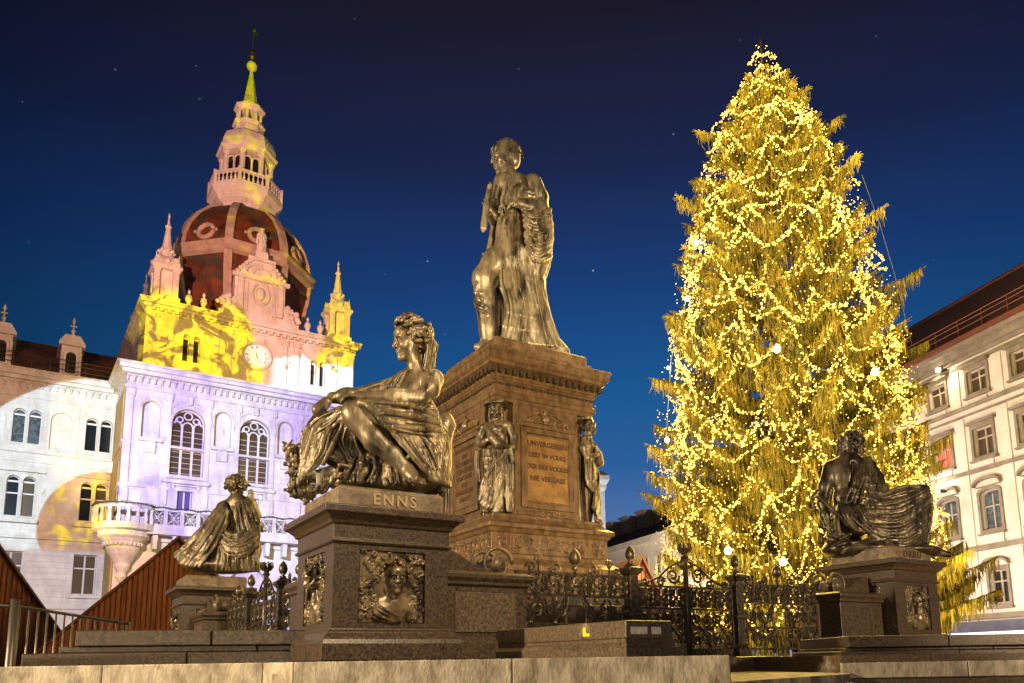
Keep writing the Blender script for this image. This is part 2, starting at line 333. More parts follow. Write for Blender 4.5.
    def mesh(s, smooth=1):
        D = s.D; n = D.shape
        ins = D < 0
        c = np.zeros(tuple(x-1 for x in n), np.int8)
        for i in (0, 1):
            for j in (0, 1):
                for l in (0, 1): c += ins[i:n[0]-1+i, j:n[1]-1+j, l:n[2]-1+l]
        act = (c > 0) & (c < 8); idx = -np.ones(act.shape, np.int32); A = np.argwhere(act); idx[act] = np.arange(len(A))
        P = np.zeros((len(A), 3)); W = np.zeros(len(A))
        offs = [(i, j, l) for i in (0, 1) for j in (0, 1) for l in (0, 1)]
        for a in offs:
            for ax in range(3):
                if a[ax] == 1: continue
                b = list(a); b[ax] = 1
                va = D[A[:, 0]+a[0], A[:, 1]+a[1], A[:, 2]+a[2]]; vb = D[A[:, 0]+b[0], A[:, 1]+b[1], A[:, 2]+b[2]]
                cr = (va < 0) != (vb < 0); t = np.where(cr, va/np.where(cr, va-vb, 1), 0)
                pt = np.tile(np.array(a, float), (len(A), 1)); pt[:, ax] += t
                P += pt*cr[:, None]; W += cr
        P = P/W[:, None]+A
        F = []
        for ax in range(3):
            o1, o2 = [(1, 2), (2, 0), (0, 1)][ax]
            sl0 = [slice(1, -1)]*3; sl0[ax] = slice(0, n[ax]-1); sl1 = list(sl0); sl1[ax] = slice(1, n[ax])
            a = ins[tuple(sl0)]; b = ins[tuple(sl1)]
            E = np.argwhere(a != b); base = E.copy()
            for kx in range(3):
                if kx != ax: base[:, kx] += 1
            fl = a[E[:, 0], E[:, 1], E[:, 2]]
            def cell(d1, d2):
                q = base.copy(); q[:, o1] -= d1; q[:, o2] -= d2; return idx[q[:, 0], q[:, 1], q[:, 2]]
            q = np.stack([cell(1, 1), cell(0, 1), cell(0, 0), cell(1, 0)], 1)
            q[~fl] = q[~fl][:, ::-1]; F.append(q)
        F = np.concatenate(F); F = F[(F >= 0).all(1)]
        if smooth:
            for _ in range(smooth):
                S = np.zeros_like(P); C = np.zeros(len(P))
                for i in range(4):
                    a = F[:, i]; b = F[:, (i+1) % 4]
                    for kx in range(3): S[:, kx] += np.bincount(a, P[b][:, kx], len(P))+np.bincount(b, P[a][:, kx], len(P))
                    C += np.bincount(a, minlength=len(P))+np.bincount(b, minlength=len(P))
                P = .5*P+.5*S/np.maximum(C, 1)[:, None]
        return s.lo+P*s.h, F
def curve_at(g, t):
    g = [np.array(p[:3], float) for p in g]
    return cat_rom(g, t*(len(g)-1))
def cat_rom(P, u):
    n = len(P)
    if n == 1: return np.array(P[0])
    i = min(int(u), n-2); f = u-i
    p1, p2 = P[i], P[i+1]; p0 = P[i-1] if i > 0 else 2*p1-p2; p3 = P[i+2] if i+2 < n else 2*p2-p1
    return .5*((2*p1)+(p2-p0)*f+(2*p0-5*p1+4*p2-p3)*f*f+(3*p1-p0-3*p2+p3)*f**3)
def unit(v): v = np.array(v, float); return v/np.linalg.norm(v)
def head(S, c, H, fwd, up=(0, 0, 1), hair='short', seed=0, beard=False, k=.05, feat=1.0):
    """head with a face; c centre, H chin to crown"""
    f = unit(fwd); up = np.array(up, float); u = unit(up-f*(up@f)); r = np.cross(f, u); c = np.array(c, float)
    Q = lambda a, b, w: c+H*(a*f+b*r+w*u)
    ax = [f, r, u]; rg = np.random.default_rng(seed)
    S.ell(Q(-.05, 0, .12), (H*.40, H*.315, H*.37), H*.05, ax)
    S.ell(Q(.07, 0, -.17), (H*.27, H*.235, H*.30), H*.12, ax)
    S.ell(Q(.27, 0, .22), (H*.10, H*.22, H*.14), H*.1, ax)           # forehead
    S.cap(Q(.325, -.17, .105), Q(.345, .17, .105), H*.035, None, H*.05)   # brow
    for sgn in (-1, 1):
        S.ell(Q(.365, .125*sgn, .035), (H*.075, H*.085, H*.055), H*.05, ax, cut=True)
        S.ell(Q(.30, .125*sgn, .035), (H*.055, H*.06, H*.04), H*.01, ax)
        S.ell(Q(.22, .165*sgn, -.10), (H*.11, H*.10, H*.12), H*.08, ax)    # cheek
        S.ell(Q(-.02, .31*sgn, -.01), (H*.06, H*.035, H*.10), H*.02, ax)
    S.cap(Q(.345, 0, .09), Q(.435, 0, -.085), H*.030, H*.050, H*.04)        # nose
    for sgn in (-1, 1): S.ell(Q(.385, .045*sgn, -.095), (H*.04,)*3, H*.03, ax)
    S.ell(Q(.335, 0, -.21), (H*.06, H*.12, H*.06), H*.05, ax)
    S.cap(Q(.375, -.065, -.185), Q(.375, .065, -.185), H*.026, None, H*.02)
    S.cap(Q(.365, -.05, -.245), Q(.365, .05, -.245), H*.030, None, H*.02)
    S.cap(Q(.41, -.08, -.213), Q(.41, .08, -.213), H*.010, None, H*.01, cut=True)
    S.ell(Q(.30, 0, -.37), (H*.09, H*.10, H*.085), H*.08, ax)
    if beard:
        for i in range(26):
            a = rg.uniform(-1, 1); S.cap(Q(.32-.2*abs(a), .25*a, -.26-.1*rg.random()), Q(.34-.15*abs(a), .2*a, -.50-.12*rg.random()), H*.05, H*.03, H*.03)
    if hair == 'curly':
        for i in range(150):
            v = rg.normal(size=3); v /= np.linalg.norm(v)
            if v[0] > .45 and v[2] < .60: continue
            if v[2] < -.45 and v[0] > -.1: continue
            p = Q(-.07+.49*v[0], .42*v[1], .17+.455*v[2]); rr = H*rg.uniform(.05, .10)
            t = unit(np.cross(v, rg.normal(size=3))); w = f*t[0]+r*t[1]+u*t[2]
            S.cap(p-w*rr*.9, p+w*rr*.9, rr*.8, rr*.55, H*.012)
    elif hair == 'short':
        S.ell(Q(-.10, 0, .15), (H*.40, H*.345, H*.375), H*.04, ax); S.ell(Q(-.22, 0, -.08), (H*.20, H*.25, H*.22), H*.05, ax)
        for sgn in (-1, 1): S.cap(Q(.06, .31*sgn, .02), Q(.10, .29*sgn, -.20), H*.05, H*.03, H*.03)
        for i in range(60):
            a = rg.uniform(-1.9, 1.9); e = rg.uniform(-.3, 1.2)
            v = np.array([-math.cos(e)*math.cos(a), math.cos(e)*math.sin(a), math.sin(e)])
            if v[0] > .5 and v[2] < .8: continue
            p = Q(-.10+.41*v[0], .345*v[1], .15+.375*v[2]); d = unit(u*-.8+f*-.25+r*rg.uniform(-.3, .3))
            S.cap(p, p+d*H*.10, H*.018, H*.014, H*.03)
    elif hair == 'long':
        for i in range(80):
            a = rg.uniform(-1.7, 1.7); e = rg.uniform(-.1, 1.3)
            v = np.array([-math.cos(e)*math.cos(a)*.9, math.cos(e)*math.sin(a), math.sin(e)])
            if v[0] > .5: continue
            p = Q(-.05+.42*v[0], .37*v[1], .14+.40*v[2])
            S.cap(p, p-u*H*.28-f*H*.03, H*.05, H*.04, H*.015)
        for sgn in (-1, 1):
            for j in range(4): S.tube([(*Q(.12-.1*j, .33*sgn, .05), H*.06), (*Q(.06-.08*j, .37*sgn, -.3), H*.06), (*Q(-.02-.06*j, .34*sgn, -.62), H*.05)], H*.015)
        for j in range(24):
            a = -1.9+3.8*j/23; S.ell(Q(-.03+.38*math.cos(a), .36*math.sin(a), .34), (H*.06,)*3, H*.01)
    return Q
def hand(S, w, d, nrm, L, curl=.5, k=.3, spread=.12, thumb=1):
    """wrist w, direction d, palm normal nrm (the fingers curl towards it), L hand length"""
    w = np.array(w, float); d = unit(d); n = unit(np.array(nrm, float)-d*np.dot(nrm, d)); b = np.cross(d, n)
    for j in (-1.2, -.4, .4, 1.2): S.cap(w+b*j*L*.05, w+d*L*.45+b*j*L*.115, L*.085, L*.08, L*.06)
    for j, ln in zip((-1.5, -.5, .5, 1.5), (.42, .5, .47, .36)):
        p = w+d*L*.46+b*j*L*.11; a = 0.0
        for q in range(3):
            a += curl*(1.0 if q else .6); dd = unit(d*math.cos(a)+n*math.sin(a)+b*j*spread*.6*(1-q*.4)); e = p+dd*L*ln*(.42, .33, .25)[q]
            S.cap(p, e, L*(.062-.008*q), L*(.055-.008*q), L*.02); p = e
    p = w+b*L*.14*thumb+d*L*.12; e = p+unit(d*.7+b*.75*thumb+n*.35)*L*.25; S.cap(p, e, L*.08, L*.065, L*.05)
    S.cap(e, e+unit(d*.85+b*.2*thumb+n*.5)*L*.22, L*.062, L*.045, L*.03)
# ================================================================ statues
def V3(px, py, d=0): return (px, d, -py)
def TP(*pts): return [(p[0], p[2], -p[1], p[3]) for p in pts]
def GS(*gs): return [[(p[0], p[2], -p[1]) for p in g] for g in gs]
class Pic(Sculpt):
    """sculpture laid out in units of the photograph at depth Y0: (x, depth, -y)"""
    def __init__(s, x0, x1, y0, y1, d0, d1, h, Y0): super().__init__((x0, d0, -y1), (x1, d1, -y0), h); s.Y0 = Y0
    def tp(s, *pts, k=2.0): return s.tube(TP(*pts), k)
    def el(s, px, py, d, rx, rz, rd, k=2.0, ax=None): return s.ell((px, d, -py), (rx, rd, rz), k, ax)
    def sh(s, gs, n, r, **kw): return s.sheet(GS(*gs), n, r, **kw)
    def out(s, name, mat_, root, smooth=0):
        P, F = s.mesh(smooth); sc = s.Y0/790.0
        d = _F[None]+CAMX[None]*(P[:, :1]-CXP)/FPX-CAMU[None]*((-P[:, 2:3])-CYP)/FPX
        W = EYE+d*s.Y0/d[:, 1:2]; W[:, 1] += P[:, 1]*sc
        mi = np.array(root.matrix_basis.inverted())
        W = W@mi[:3, :3].T+mi[:3, 3]
        return mesh_obj(name, W, F, mat_, root, smooth=True)

FC = np.array([-.6, 13.8]); FY = R(33.5)       # fountain centre and yaw
FA = np.array([math.cos(FY), math.sin(FY)]); FB = np.array([-math.sin(FY), math.cos(FY)])
def G(u, v, z=0): p = FC+u*FA+v*FB; return (p[0], p[1], z)
PO = 4.3                                       # offset of the corner plinths
ZT = 1.27                                      # terrace level

# ---- river figure with curly hair, seated (over the ENNS plate)
p = G(-PO, -PO, 2.90); rt = thing('bronze_statue', 'large seated bronze woman with curly hair and bare leg, above the ENNS lettering', 'statue', p, FY, 'river figures on the corner plinths')
bpy.context.view_layer.update()
S = Pic(284, 456, 308, 506, -66, 50, .56, 7.95)
S.el(398, 476, 4, 42, 16, 30, 6); S.el(425, 462, 8, 20, 26, 22, 8); S.el(356, 485, 0, 28, 7, 22, 5)
S.sh([[(352, 462, -16), (346, 474, -22), (338, 487, -24)], [(372, 456, -16), (372, 472, -26), (366, 488, -30)], [(392, 462, -20), (396, 476, -30), (398, 490, -32)], [(404, 474, -24), (412, 482, -30), (420, 490, -30)]], 9, 3.4, seed=17, wob=.8)
for i in range(16):   # rock and water under the seat
    a = NR.uniform(345, 440); b = NR.uniform(458, 486); S.cap((a, -32+NR.uniform(-3, 8), -b), (a+NR.uniform(-9, 9), -30+NR.uniform(-6, 8), -b+NR.uniform(-6, 4)), 3.2, 2.2, 1.2)
S.el(426, 438, 6, 22, 18, 22, 6); S.el(422, 414, 3, 15.5, 15, 13, 8); S.el(411, 394, 0, 20, 17.5, 14.5, 8)
S.tp((433, 385, -10, 8.5), (416, 380, 2, 9), (398, 382, 14, 8), k=6)
S.el(404, 392, -9, 7.5, 7, 6, 4); S.el(392, 391, 4, 7, 6.5, 6, 4)
S.tp((420, 384, 2, 9.5), (417, 372, 0, 7.2), (414, 362, -2, 7), k=4)
head(S, V3(411, 343.5, -4), 40, (-.90, -.40, -.18), (.10, 0, 1), 'curly', 3)
S.el(424, 352, 5, 6, 13, 6, 3)
for i in range(9):
    o = (i-4)*1.8; S.tp((424+o*.2, 328+abs(o), 2+o*1.6, 3), (431+o*.3+(i%2)*1.5, 341, 4+o*1.5, 2.8), (430+o*.4-(i%3), 356, 5+o*1.3, 2.6), (427+o*.5+(i%2), 374+i%3*3, 6+o, 1.8), k=.5)
# near arm over the knee
S.tp((436, 383, -12, 9.5), (433, 396, -20, 9), (425, 407, -28, 7.6), k=4)
S.tp((425, 407, -28, 7.6), (402, 408, -36, 7.6), (372, 410, -42, 4.8), k=3)
hand(S, V3(373, 410, -42), (-1, -.05, .05), (0, .2, -1), 25, .42, thumb=-1)
# far arm, sleeve and the hanging hand
S.tp((398, 384, 16, 8.5), (374, 392, 4, 8), (356, 399, -6, 7.6), (336, 402, -14, 5.4), k=3)
hand(S, V3(337, 402, -14), (-.80, -.1, -.62), (.3, .3, -1), 27, .45, thumb=1)
S.el(350, 401, -16, 12, 8, 8, 2, [(.96, 0, .2), (0, 1, 0), (-.2, 0, .96)]); S.tp((332, 408, -20, 5), (324, 416, -20, 6.5), k=2)
S.sh([[(398, 375, 6), (380, 384, -2), (362, 392, -9), (350, 397, -14)], [(399, 388, -2), (384, 397, -10), (366, 405, -16), (353, 408, -18)]], 9, 2.4, seed=2)
S.sh([[(409, 373, -10), (400, 386, -17), (399, 400, -19), (410, 414, -22)], [(402, 374, -4), (391, 388, -13), (390, 402, -17), (400, 416, -26)], [(394, 377, 4), (380, 392, -7), (379, 404, -14), (388, 414, -28)]], 8, 2.2, seed=3, wob=.6)
S.sh([[(396, 402, -18), (412, 406, -17), (430, 404, -10)], [(394, 412, -22), (412, 416, -20), (436, 412, -10)]], 5, 2.2, seed=4)
# legs
S.tp((428, 437, -10, 17), (398, 430, -28, 16.5), (367, 427, -37, 13), k=5)
S.el(362, 424, -38, 11, 11, 11, 4)
S.tp((366, 430, -37, 12.5), (383, 449, -38, 11.5), (400, 464, -37, 8.4), (413, 477, -36, 6.2), k=4)
S.tp((412, 476, -34, 6.5), (418, 484, -41, 6.2), (423, 490, -47, 4.6), k=3)
for j in range(5): S.tp((418+j*2.9, 488+j*.3, -46+j*1.3, 2.2), (419.5+j*3.0, 492.5+j*.2, -50+j*1.5, 2.0-.1*j), k=.6)
S.tp((420, 440, 18, 17), (370, 436, 10, 16.5), (326, 431, 2, 14), k=5)
S.tp((322, 432, 0, 13), (332, 452, 4, 11.5), (348, 471, 2, 8), k=4)
S.tp((350, 473, -2, 7.2), (334, 475, -10, 6.4), (318, 479, -16, 4.4), k=3)
for j in range(5): S.tp((320, 477+j*.8, -20+j*2.4, 2.2), (314.5, 480+j*.9, -21+j*2.6, 1.9), k=.6)
# cloth
S.sh([[(318, 418, -8), (308, 438, -12), (305, 462, -12), (300, 490, -8)], [(332, 419, -14), (322, 442, -18), (318, 460, -20), (309, 482, -20)], [(346, 421, -18), (338, 444, -22), (334, 458, -22), (322, 470, -22)]], 15, 2.7, seed=5, wob=.7)
S.sh([[(322, 447, -15), (334, 451, -19), (346, 458, -18), (354, 470, -12)], [(312, 455, -13), (326, 460, -19), (340, 464, -18), (350, 472, -12)]], 6, 2.4, seed=15, wob=.5)
S.sh([[(346, 415, -24), (330, 420, -18), (318, 426, -14), (309, 436, -10)], [(356, 424, -34), (340, 434, -25), (326, 440, -20), (312, 448, -14)]], 8, 2.2, seed=6, wob=.5)
S.sh([[(352, 428, -30), (345, 446, -22), (352, 462, -18), (364, 478, -16)], [(362, 436, -28), (362, 450, -20), (368, 462, -16), (378, 478, -14)]], 7, 2.6, seed=7, wob=.6)
S.sh([[(438, 418, -18), (412, 417, -38), (388, 416, -46), (371, 417, -47)], [(441, 428, -24), (416, 427, -45), (394, 425, -51), (380, 422, -52)], [(445, 445, -24), (426, 446, -40), (408, 444, -47), (396, 440, -49)]], 14, 2.6, seed=8, wob=.6)
S.sh([[(398, 440, -46), (412, 457, -43), (426, 473, -39), (436, 487, -34)], [(420, 440, -42), (434, 458, -37), (441, 474, -31), (446, 488, -27)], [(441, 428, -22), (448, 450, -20), (450, 470, -18), (451, 489, -14)]], 17, 2.8, seed=18, wob=.8)
S.sh([[(438, 420, 10), (446, 440, 16), (446, 470, 16), (440, 488, 14)], [(430, 414, 24), (436, 440, 32), (430, 470, 34), (420, 488, 30)]], 7, 3.2, seed=10)
for q in (((440, 423, -26, 2.6), (415, 419, -49, 3.0), (386, 419, -54, 1.8)), ((442, 431, -28, 2.8), (418, 430, -51, 3.2), (395, 429, -54, 1.8)), ((443, 438, -28, 2.6), (424, 442, -49, 3.2), (404, 441, -52, 1.8)),
          ((446, 446, -22, 2.4), (445, 464, -30, 2.8), (442, 487, -29, 2.2)), ((448, 440, -14, 2.6), (450, 462, -22, 3.0), (448, 487, -21, 2.6)),
          ((336, 419, -19, 2.2), (320, 434, -19, 2.8), (311, 462, -19, 2.2)), ((346, 424, -24, 2.2), (332, 442, -25, 3.0), (321, 466, -24, 2.0)), ((350, 432, -26, 2.2), (341, 450, -26, 2.8), (330, 470, -25, 1.8)), ((326, 418, -14, 2.2), (312, 432, -14, 2.6), (306, 456, -15, 2.2)),
          ((402, 378, -12, 2.2), (394, 392, -19, 2.4), (396, 410, -24, 2)), ((408, 376, -13, 1.8), (402, 392, -20, 2.2), (405, 408, -24, 1.6))):
    S.tp(*q, k=1.0)
# urn behind, leaves and flowers over the plinth edge
S.tp((444, 480, 14, 5), (444, 440, 14, 6), (443, 430, 14, 8.5), (443, 421, 14, 11), (443, 417, 14, 9), k=1.5)
for i in range(120):
    a = NR.uniform(0, 1); c = np.array([298+NR.normal()*6, NR.uniform(-16, 12), -(450+48*a+NR.normal()*2)]); c[0] += 7*a*NR.random()
    if i % 3: S.ell(c, (NR.uniform(2, 4), NR.uniform(2, 4), NR.uniform(2, 4.5)), .7)
    else: S.cap(c, c+NR.normal(size=3)*5, 1.8, 1.0, .7)
S.tp((303, 470, 0, 7), (300, 488, 0, 9), (312, 494, -4, 6), k=3); S.tp((302, 452, 0, 3.5), (303, 440, 3, 2), (302, 432, 4, 2.5), k=2)
for j in range(3): S.tube([(318+j*4+6*math.cos(t), -18+j*2, -(486+9*math.sin(t)), 2.4-.2*j) for t in np.linspace(-2.6, 2.2, 9)], .8)
S.out('figure', M['bronze'], rt)

# ---- standing man in a long cloak (on the central pedestal)
rt = thing('bronze_statue', 'standing bronze man in a long cloak on top of the tall pedestal', 'statue', G(0, 0, 6.72), FY)
bpy.context.view_layer.update()
S = Pic(468, 570, 136, 362, -34, 34, .5, 13.8)
S.el(514, 252, 2, 15, 14, 12, 6); S.el(511, 231, 0, 13, 16, 11, 6); S.el(514, 204, 1, 17.5, 20, 13.5, 6)
S.tp((502, 185, -4, 8.5), (514, 181, 1, 8), (530, 184, 5, 9.5), k=5)
S.tp((513, 188, 1, 8), (509, 172, -1, 6.2), k=3)
head(S, V3(505.5, 159.5, -2), 35, (-.88, -.42, -.24), (0, 0, 1), 'short', 5)
S.tp((514, 178, -7, 2.0), (506, 189, -12, 1.8), (500, 218, -11.5, 1.4), k=.8); S.tp((519, 177, -2, 2.4), (524, 187, -9, 1.8), (519, 203, -13.5, 1.6), (515, 230, -12.5, 1.4), k=.8); S.tp((524, 188, -10, 1.0), (521, 196, -13.5, 1.8), (518, 204, -14, .8), k=.8)
S.tp((510, 190, -14.5, 1.2), (509, 215, -15.5, 1.2), k=1.5, ); S.tp((517, 206, -13, 1.0), (505, 226, -14, 1.0), k=1); S.tp((502, 206, -12, 1.0), (509, 226, -14.5, 1.0), k=1); S.el(507, 181, -8, 4, 3, 3, 2)  # collar and lapels
S.tp((505, 180, -10, 2.4), (500, 184, -10, 2.6), (496, 202, -9, 2), k=1)
for j in range(6): S.el(503.5+j*.3, 206+j*7, -11.5, 1.1, 1.1, 1.2, .5)
# near arm
S.tp((533, 184, 0, 9.4), (539, 198, 0, 9), (541, 210, -4, 8), k=3); S.tp((540, 212, -5, 7.4), (530, 215, -17, 6.6), (521, 216, -24, 4.8), k=2)
hand(S, V3(521, 216, -24), (-1, -.15, -.1), (-.2, .3, -1), 17, .55, thumb=1)
for j in range(5): S.tube(TP((526+j*1.3, 194+j*4, -6, 1.8), (533+j, 197+j*4, -9, 1.8), (541+j*.5, 194+j*4, -2, 1.5)), .8)
# far arm with hand at the breast
S.tp((500, 187, 4, 8.5), (494, 202, 4, 7.4), (495, 219, 0, 6.6), k=3); S.tp((495, 219, 0, 6.6), (490, 214, -9, 5.2), k=2)
hand(S, V3(490, 214, -9), (-.15, -.30, .93), (-.2, -.9, -.2), 15, 1.0, thumb=-1)
# waistcoat and coat skirts
S.sh([[(500, 224, -11), (498, 240, -12), (500, 256, -12)], [(513, 222, -13), (514, 240, -15), (512, 262, -15)]], 6, 2.0, seed=21)
# striding leg (trousers, boot)
S.tp((508, 252, -4, 13), (495, 267, -12, 11.6), (484, 284, -16, 10), k=4); S.tp((484, 286, -15, 10), (485, 305, -11, 9.6), (488, 330, -8, 8.2), (489, 346, -6, 8), k=4)
S.tp((489, 348, -6, 6), (483, 353, -16, 5), (479, 355, -22, 3.6), k=2)
for j in range(9): S.tp((500-j*2.2, 262+j*3.2, -19-j*.5, 1.3), (492-j*1.8, 262+j*4.2, -21, 1.6), (484-j*.8, 262+j*5.2, -17, 1.2), k=.9)
for j in range(5): S.tp((478, 292+j*6, -18, 1.2), (484, 296+j*6, -21, 1.5), (491, 294+j*7, -15, 1.1), k=.9)
# standing leg
S.tp((516, 255, 4, 12), (517, 290, 4, 10), (519, 325, 2, 8), (519, 348, 0, 7), k=4); S.tp((519, 350, -2, 6), (516, 354, -14, 4.5), k=2)
# cloak, over the forearm and down to the ground
S.sh([[(541, 200, -6), (550, 222, -10), (551, 252, -10), (543, 278, -8)], [(536, 212, -17), (541, 236, -20), (542, 260, -19), (536, 281, -14)], [(527, 221, -19), (529, 240, -21), (531, 260, -20), (528, 277, -15)]], 14, 2.3, seed=22, wob=.4)
S.sh([[(524, 221, -21), (535, 230, -25), (550, 216, -12)], [(526, 240, -22), (537, 252, -25), (551, 240, -12)], [(527, 258, -21), (537, 271, -23), (550, 262, -12)]], 8, 2.3, seed=29)
S.sh([[(534, 196, 0), (546, 212, 4), (550, 250, 4), (545, 272, 6)], [(530, 196, 14), (540, 220, 20), (543, 250, 20), (540, 276, 16)]], 9, 2.8, seed=23)
S.el(528, 295, 8, 13, 56, 12, 6); S.el(532, 240, 6, 13, 40, 13, 6)
S.sh([[(504, 262, -12), (502, 288, -15), (509, 315, -18), (503, 346, -16)], [(514, 250, -16), (513, 285, -18), (520, 318, -18), (515, 349, -16)], [(528, 260, -18), (529, 290, -17), (534, 320, -17), (536, 350, -16)], [(541, 262, -8), (542, 290, -9), (549, 322, -10), (560, 350, -8)]], 20, 2.5, seed=24, wob=.7)
S.sh([[(541, 262, -6), (543, 290, -6), (550, 322, -6), (561, 350, -2)], [(543, 262, 16), (544, 292, 18), (549, 322, 18), (556, 350, 18)]], 7, 2.8, seed=25)
S.sh([[(493, 222, 4), (488, 248, 6), (485, 270, 6)], [(500, 222, 10), (497, 250, 14), (494, 284, 14)], [(506, 240, 12), (505, 280, 14), (503, 344, 12)]], 9, 2.4, seed=26)
S.sh([[(493, 290, 6), (497, 315, 6), (496, 347, 4)], [(505, 285, -6), (506, 315, -8), (504, 347, -8)]], 6, 2.4, seed=27)
S.tp((500, 350, 0, 6), (530, 352, -6, 7), (562, 352, 0, 6), k=3); S.tp((558, 344, 0, 5), (566, 351, 2, 4), k=2)
S.box((478, -24, -362), (566, 26, -355), 1, 1)
S.out('figure', M['bronze_pale'], rt)
S = Pic(478, 500, 186, 242, -20, 6, .8, 13.8)
S.tp((491, 195, -15, 3.2), (487.5, 214, -14, 3.4), (484.5, 234, -12, 3.4), k=1); S.tp((491.5, 191.5, -15, 1.6), (484, 237, -12, 1.6), k=.6)
S.out('rolled_paper', M['bronze_pale'], rt)

# ---- seated figure seen from behind with an oar (over the DRAU plate)
rt = thing('bronze_statue', 'dark seated bronze figure with an oar, seen from behind, above the DRAU lettering', 'statue', G(PO, -PO, 2.90), FY, 'river figures on the corner plinths')
bpy.context.view_layer.update()
S = Pic(808, 956, 424, 566, -34, 40, .52, 12.6)
S.el(868, 550, 0, 46, 10, 26, 5); S.el(905, 551, -4, 34, 7, 20, 5); S.el(838, 546, 0, 12, 8, 15, 5)
for i in range(50):
    a = NR.uniform(828, 905); b = NR.uniform(538, 554); S.cap((a, -16+NR.uniform(-4, 6), -b), (a+NR.uniform(-9, 9), -20+NR.uniform(-4, 6), -b+NR.uniform(-4, 3)), 2.6, 1.6, 1)
S.el(852, 520, 2, 19, 15, 16, 6); S.el(847, 498, 0, 14, 14, 10.5, 6); S.el(848, 476, 0, 17.5, 17, 11, 6)
S.tp((833, 467, 2, 7.5), (848, 461, 0, 8), (866, 466, 2, 7.5), k=5); S.tp((850, 464, 0, 7), (851, 453, 3, 5.6), k=3)
S.cap((850, -9.5, -466), (847, -9.5, -508), 1.3, 1.3, 2.5, cut=True)
head(S, V3(852, 446, 5), 25, (-.25, .93, -.12), (0, 0, 1), 'curly', 9)
for i in range(60):
    a = NR.uniform(-2.6, 2.6); S.cap(V3(852+11*math.sin(a), 441+NR.uniform(-6, 12), 4-9*math.cos(a)), V3(852+12*math.sin(a)+NR.normal(), 444+NR.uniform(-6, 12), 4-10*math.cos(a)), 2.2, 1.4, .5)
S.tp((831, 468, 2, 7.2), (825, 486, 0, 6.2), (822, 504, -2, 5.2), k=3); S.tp((822, 504, -2, 5.2), (823, 516, -5, 4.4), (825, 526, -8, 3.4), k=3)
hand(S, V3(825, 524, -8), (.1, -.1, -1), (.7, -.4, 0), 14, .8)
S.tp((867, 468, 4, 6.8), (880, 486, 8, 6), (894, 494, 6, 4.6), k=3); hand(S, V3(893, 494, 6), (.9, -.1, .3), (0, 0, -1), 12, .5)
S.tp((856, 522, -4, 15), (890, 508, -6, 13), (916, 497, -6, 10), k=5); S.tp((916, 498, -6, 10), (917, 522, -6, 9), (914, 546, -8, 6.5), k=4)
S.tp((914, 548, -8, 5.5), (930, 553, -10, 4.6), (943, 556, -10, 3.2), k=2)
S.tp((858, 526, 12, 14), (885, 512, 14, 12), (905, 503, 14, 10), (904, 545, 12, 7), k=5)
S.sh([[(860, 461, -5), (850, 482, -12), (840, 504, -14)], [(866, 459, -5), (864, 484, -13), (858, 508, -18)], [(871, 462, -3), (874, 484, -10), (872, 512, -17)], [(875, 465, 0), (882, 486, -8), (888, 514, -14)]], 13, 2.0, seed=31, wob=.5)
S.sh([[(870, 500, -10), (895, 490, -12), (920, 489, -12)], [(860, 512, -18), (892, 510, -19), (922, 494, -14)], [(856, 524, -20), (890, 526, -20), (922, 505, -14)], [(862, 536, -20), (894, 540, -20), (920, 522, -14)], [(872, 546, -18), (898, 550, -18), (918, 540, -14)]], 18, 2.3, seed=32, wob=.5)
S.sh([[(838, 500, -10), (838, 520, -18), (850, 534, -20)], [(846, 508, -13), (848, 524, -20), (862, 536, -20)], [(856, 508, -13), (862, 526, -20), (880, 540, -20)]], 9, 2.1, seed=33, wob=.5)
S.sh([[(920, 490, -12), (925, 512, -13), (921, 545, -12)], [(917, 490, 6), (922, 515, 6), (917, 548, 6)]], 5, 2.3, seed=34)
S.sh([[(836, 505, 8), (832, 525, 10), (834, 545, 10)], [(838, 505, -8), (832, 522, -14), (836, 545, -16)]], 6, 2.4, seed=35)
S.out('figure', M['bronze_dark'], rt)
S = Pic(804, 850, 488, 536, -30, 4, .72, 12.6)
S.tp((812, 497, -12, 2.2), (842, 527, -16, 2.0), k=1); S.tp((809, 500, -12, 2.6), (814, 494, -12, 2.6), k=1)
S.out('oar', M['bronze_dark'], rt)

# ---- seated figure seen from behind, heavy drapery (far left corner)
rt = thing('bronze_statue', 'seated bronze figure in heavy folds, seen from behind, nearest the brown huts', 'statue', G(-PO, PO, 2.90), FY, 'river figures on the corner plinths')
bpy.context.view_layer.update()
S = Pic(174, 272, 466, 580, -30, 30, .47, 15.0)
S.el(224, 566, 0, 40, 8, 22, 4); S.el(226, 548, 0, 30, 19, 17, 7); S.el(200, 558, -2, 19, 10, 15, 6); S.el(245, 548, 0, 15, 20, 15, 6)
S.el(238, 518, 0, 14, 18, 10, 5); S.tp((224, 508, 0, 6), (237, 501, 0, 7), (251, 505, 0, 6), k=4); S.tp((237, 502, 0, 5), (236, 494, -1, 4.4), k=2)
head(S, V3(235.5, 487, -1), 19, (-.75, .6, -.2), (0, 0, 1), 'curly', 12)
for i in range(110):
    v = NR.normal(size=3); v /= np.linalg.norm(v); v[2] *= .85
    q_ = np.array(V3(236.5, 484.5, -1))+v*np.array([9.5, 8.5, 8.5]); S.cap(q_, q_+NR.normal(size=3)*1.6, 1.9, 1.2, .35)
S.tp((250, 505, -2, 5.6), (255, 515, 2, 5), (250, 497, 2, 3), (251, 492, 0, 2.6), k=2); S.tp((223, 508, -2, 5.6), (216, 524, -2, 5), (222, 538, -8, 4), k=2)
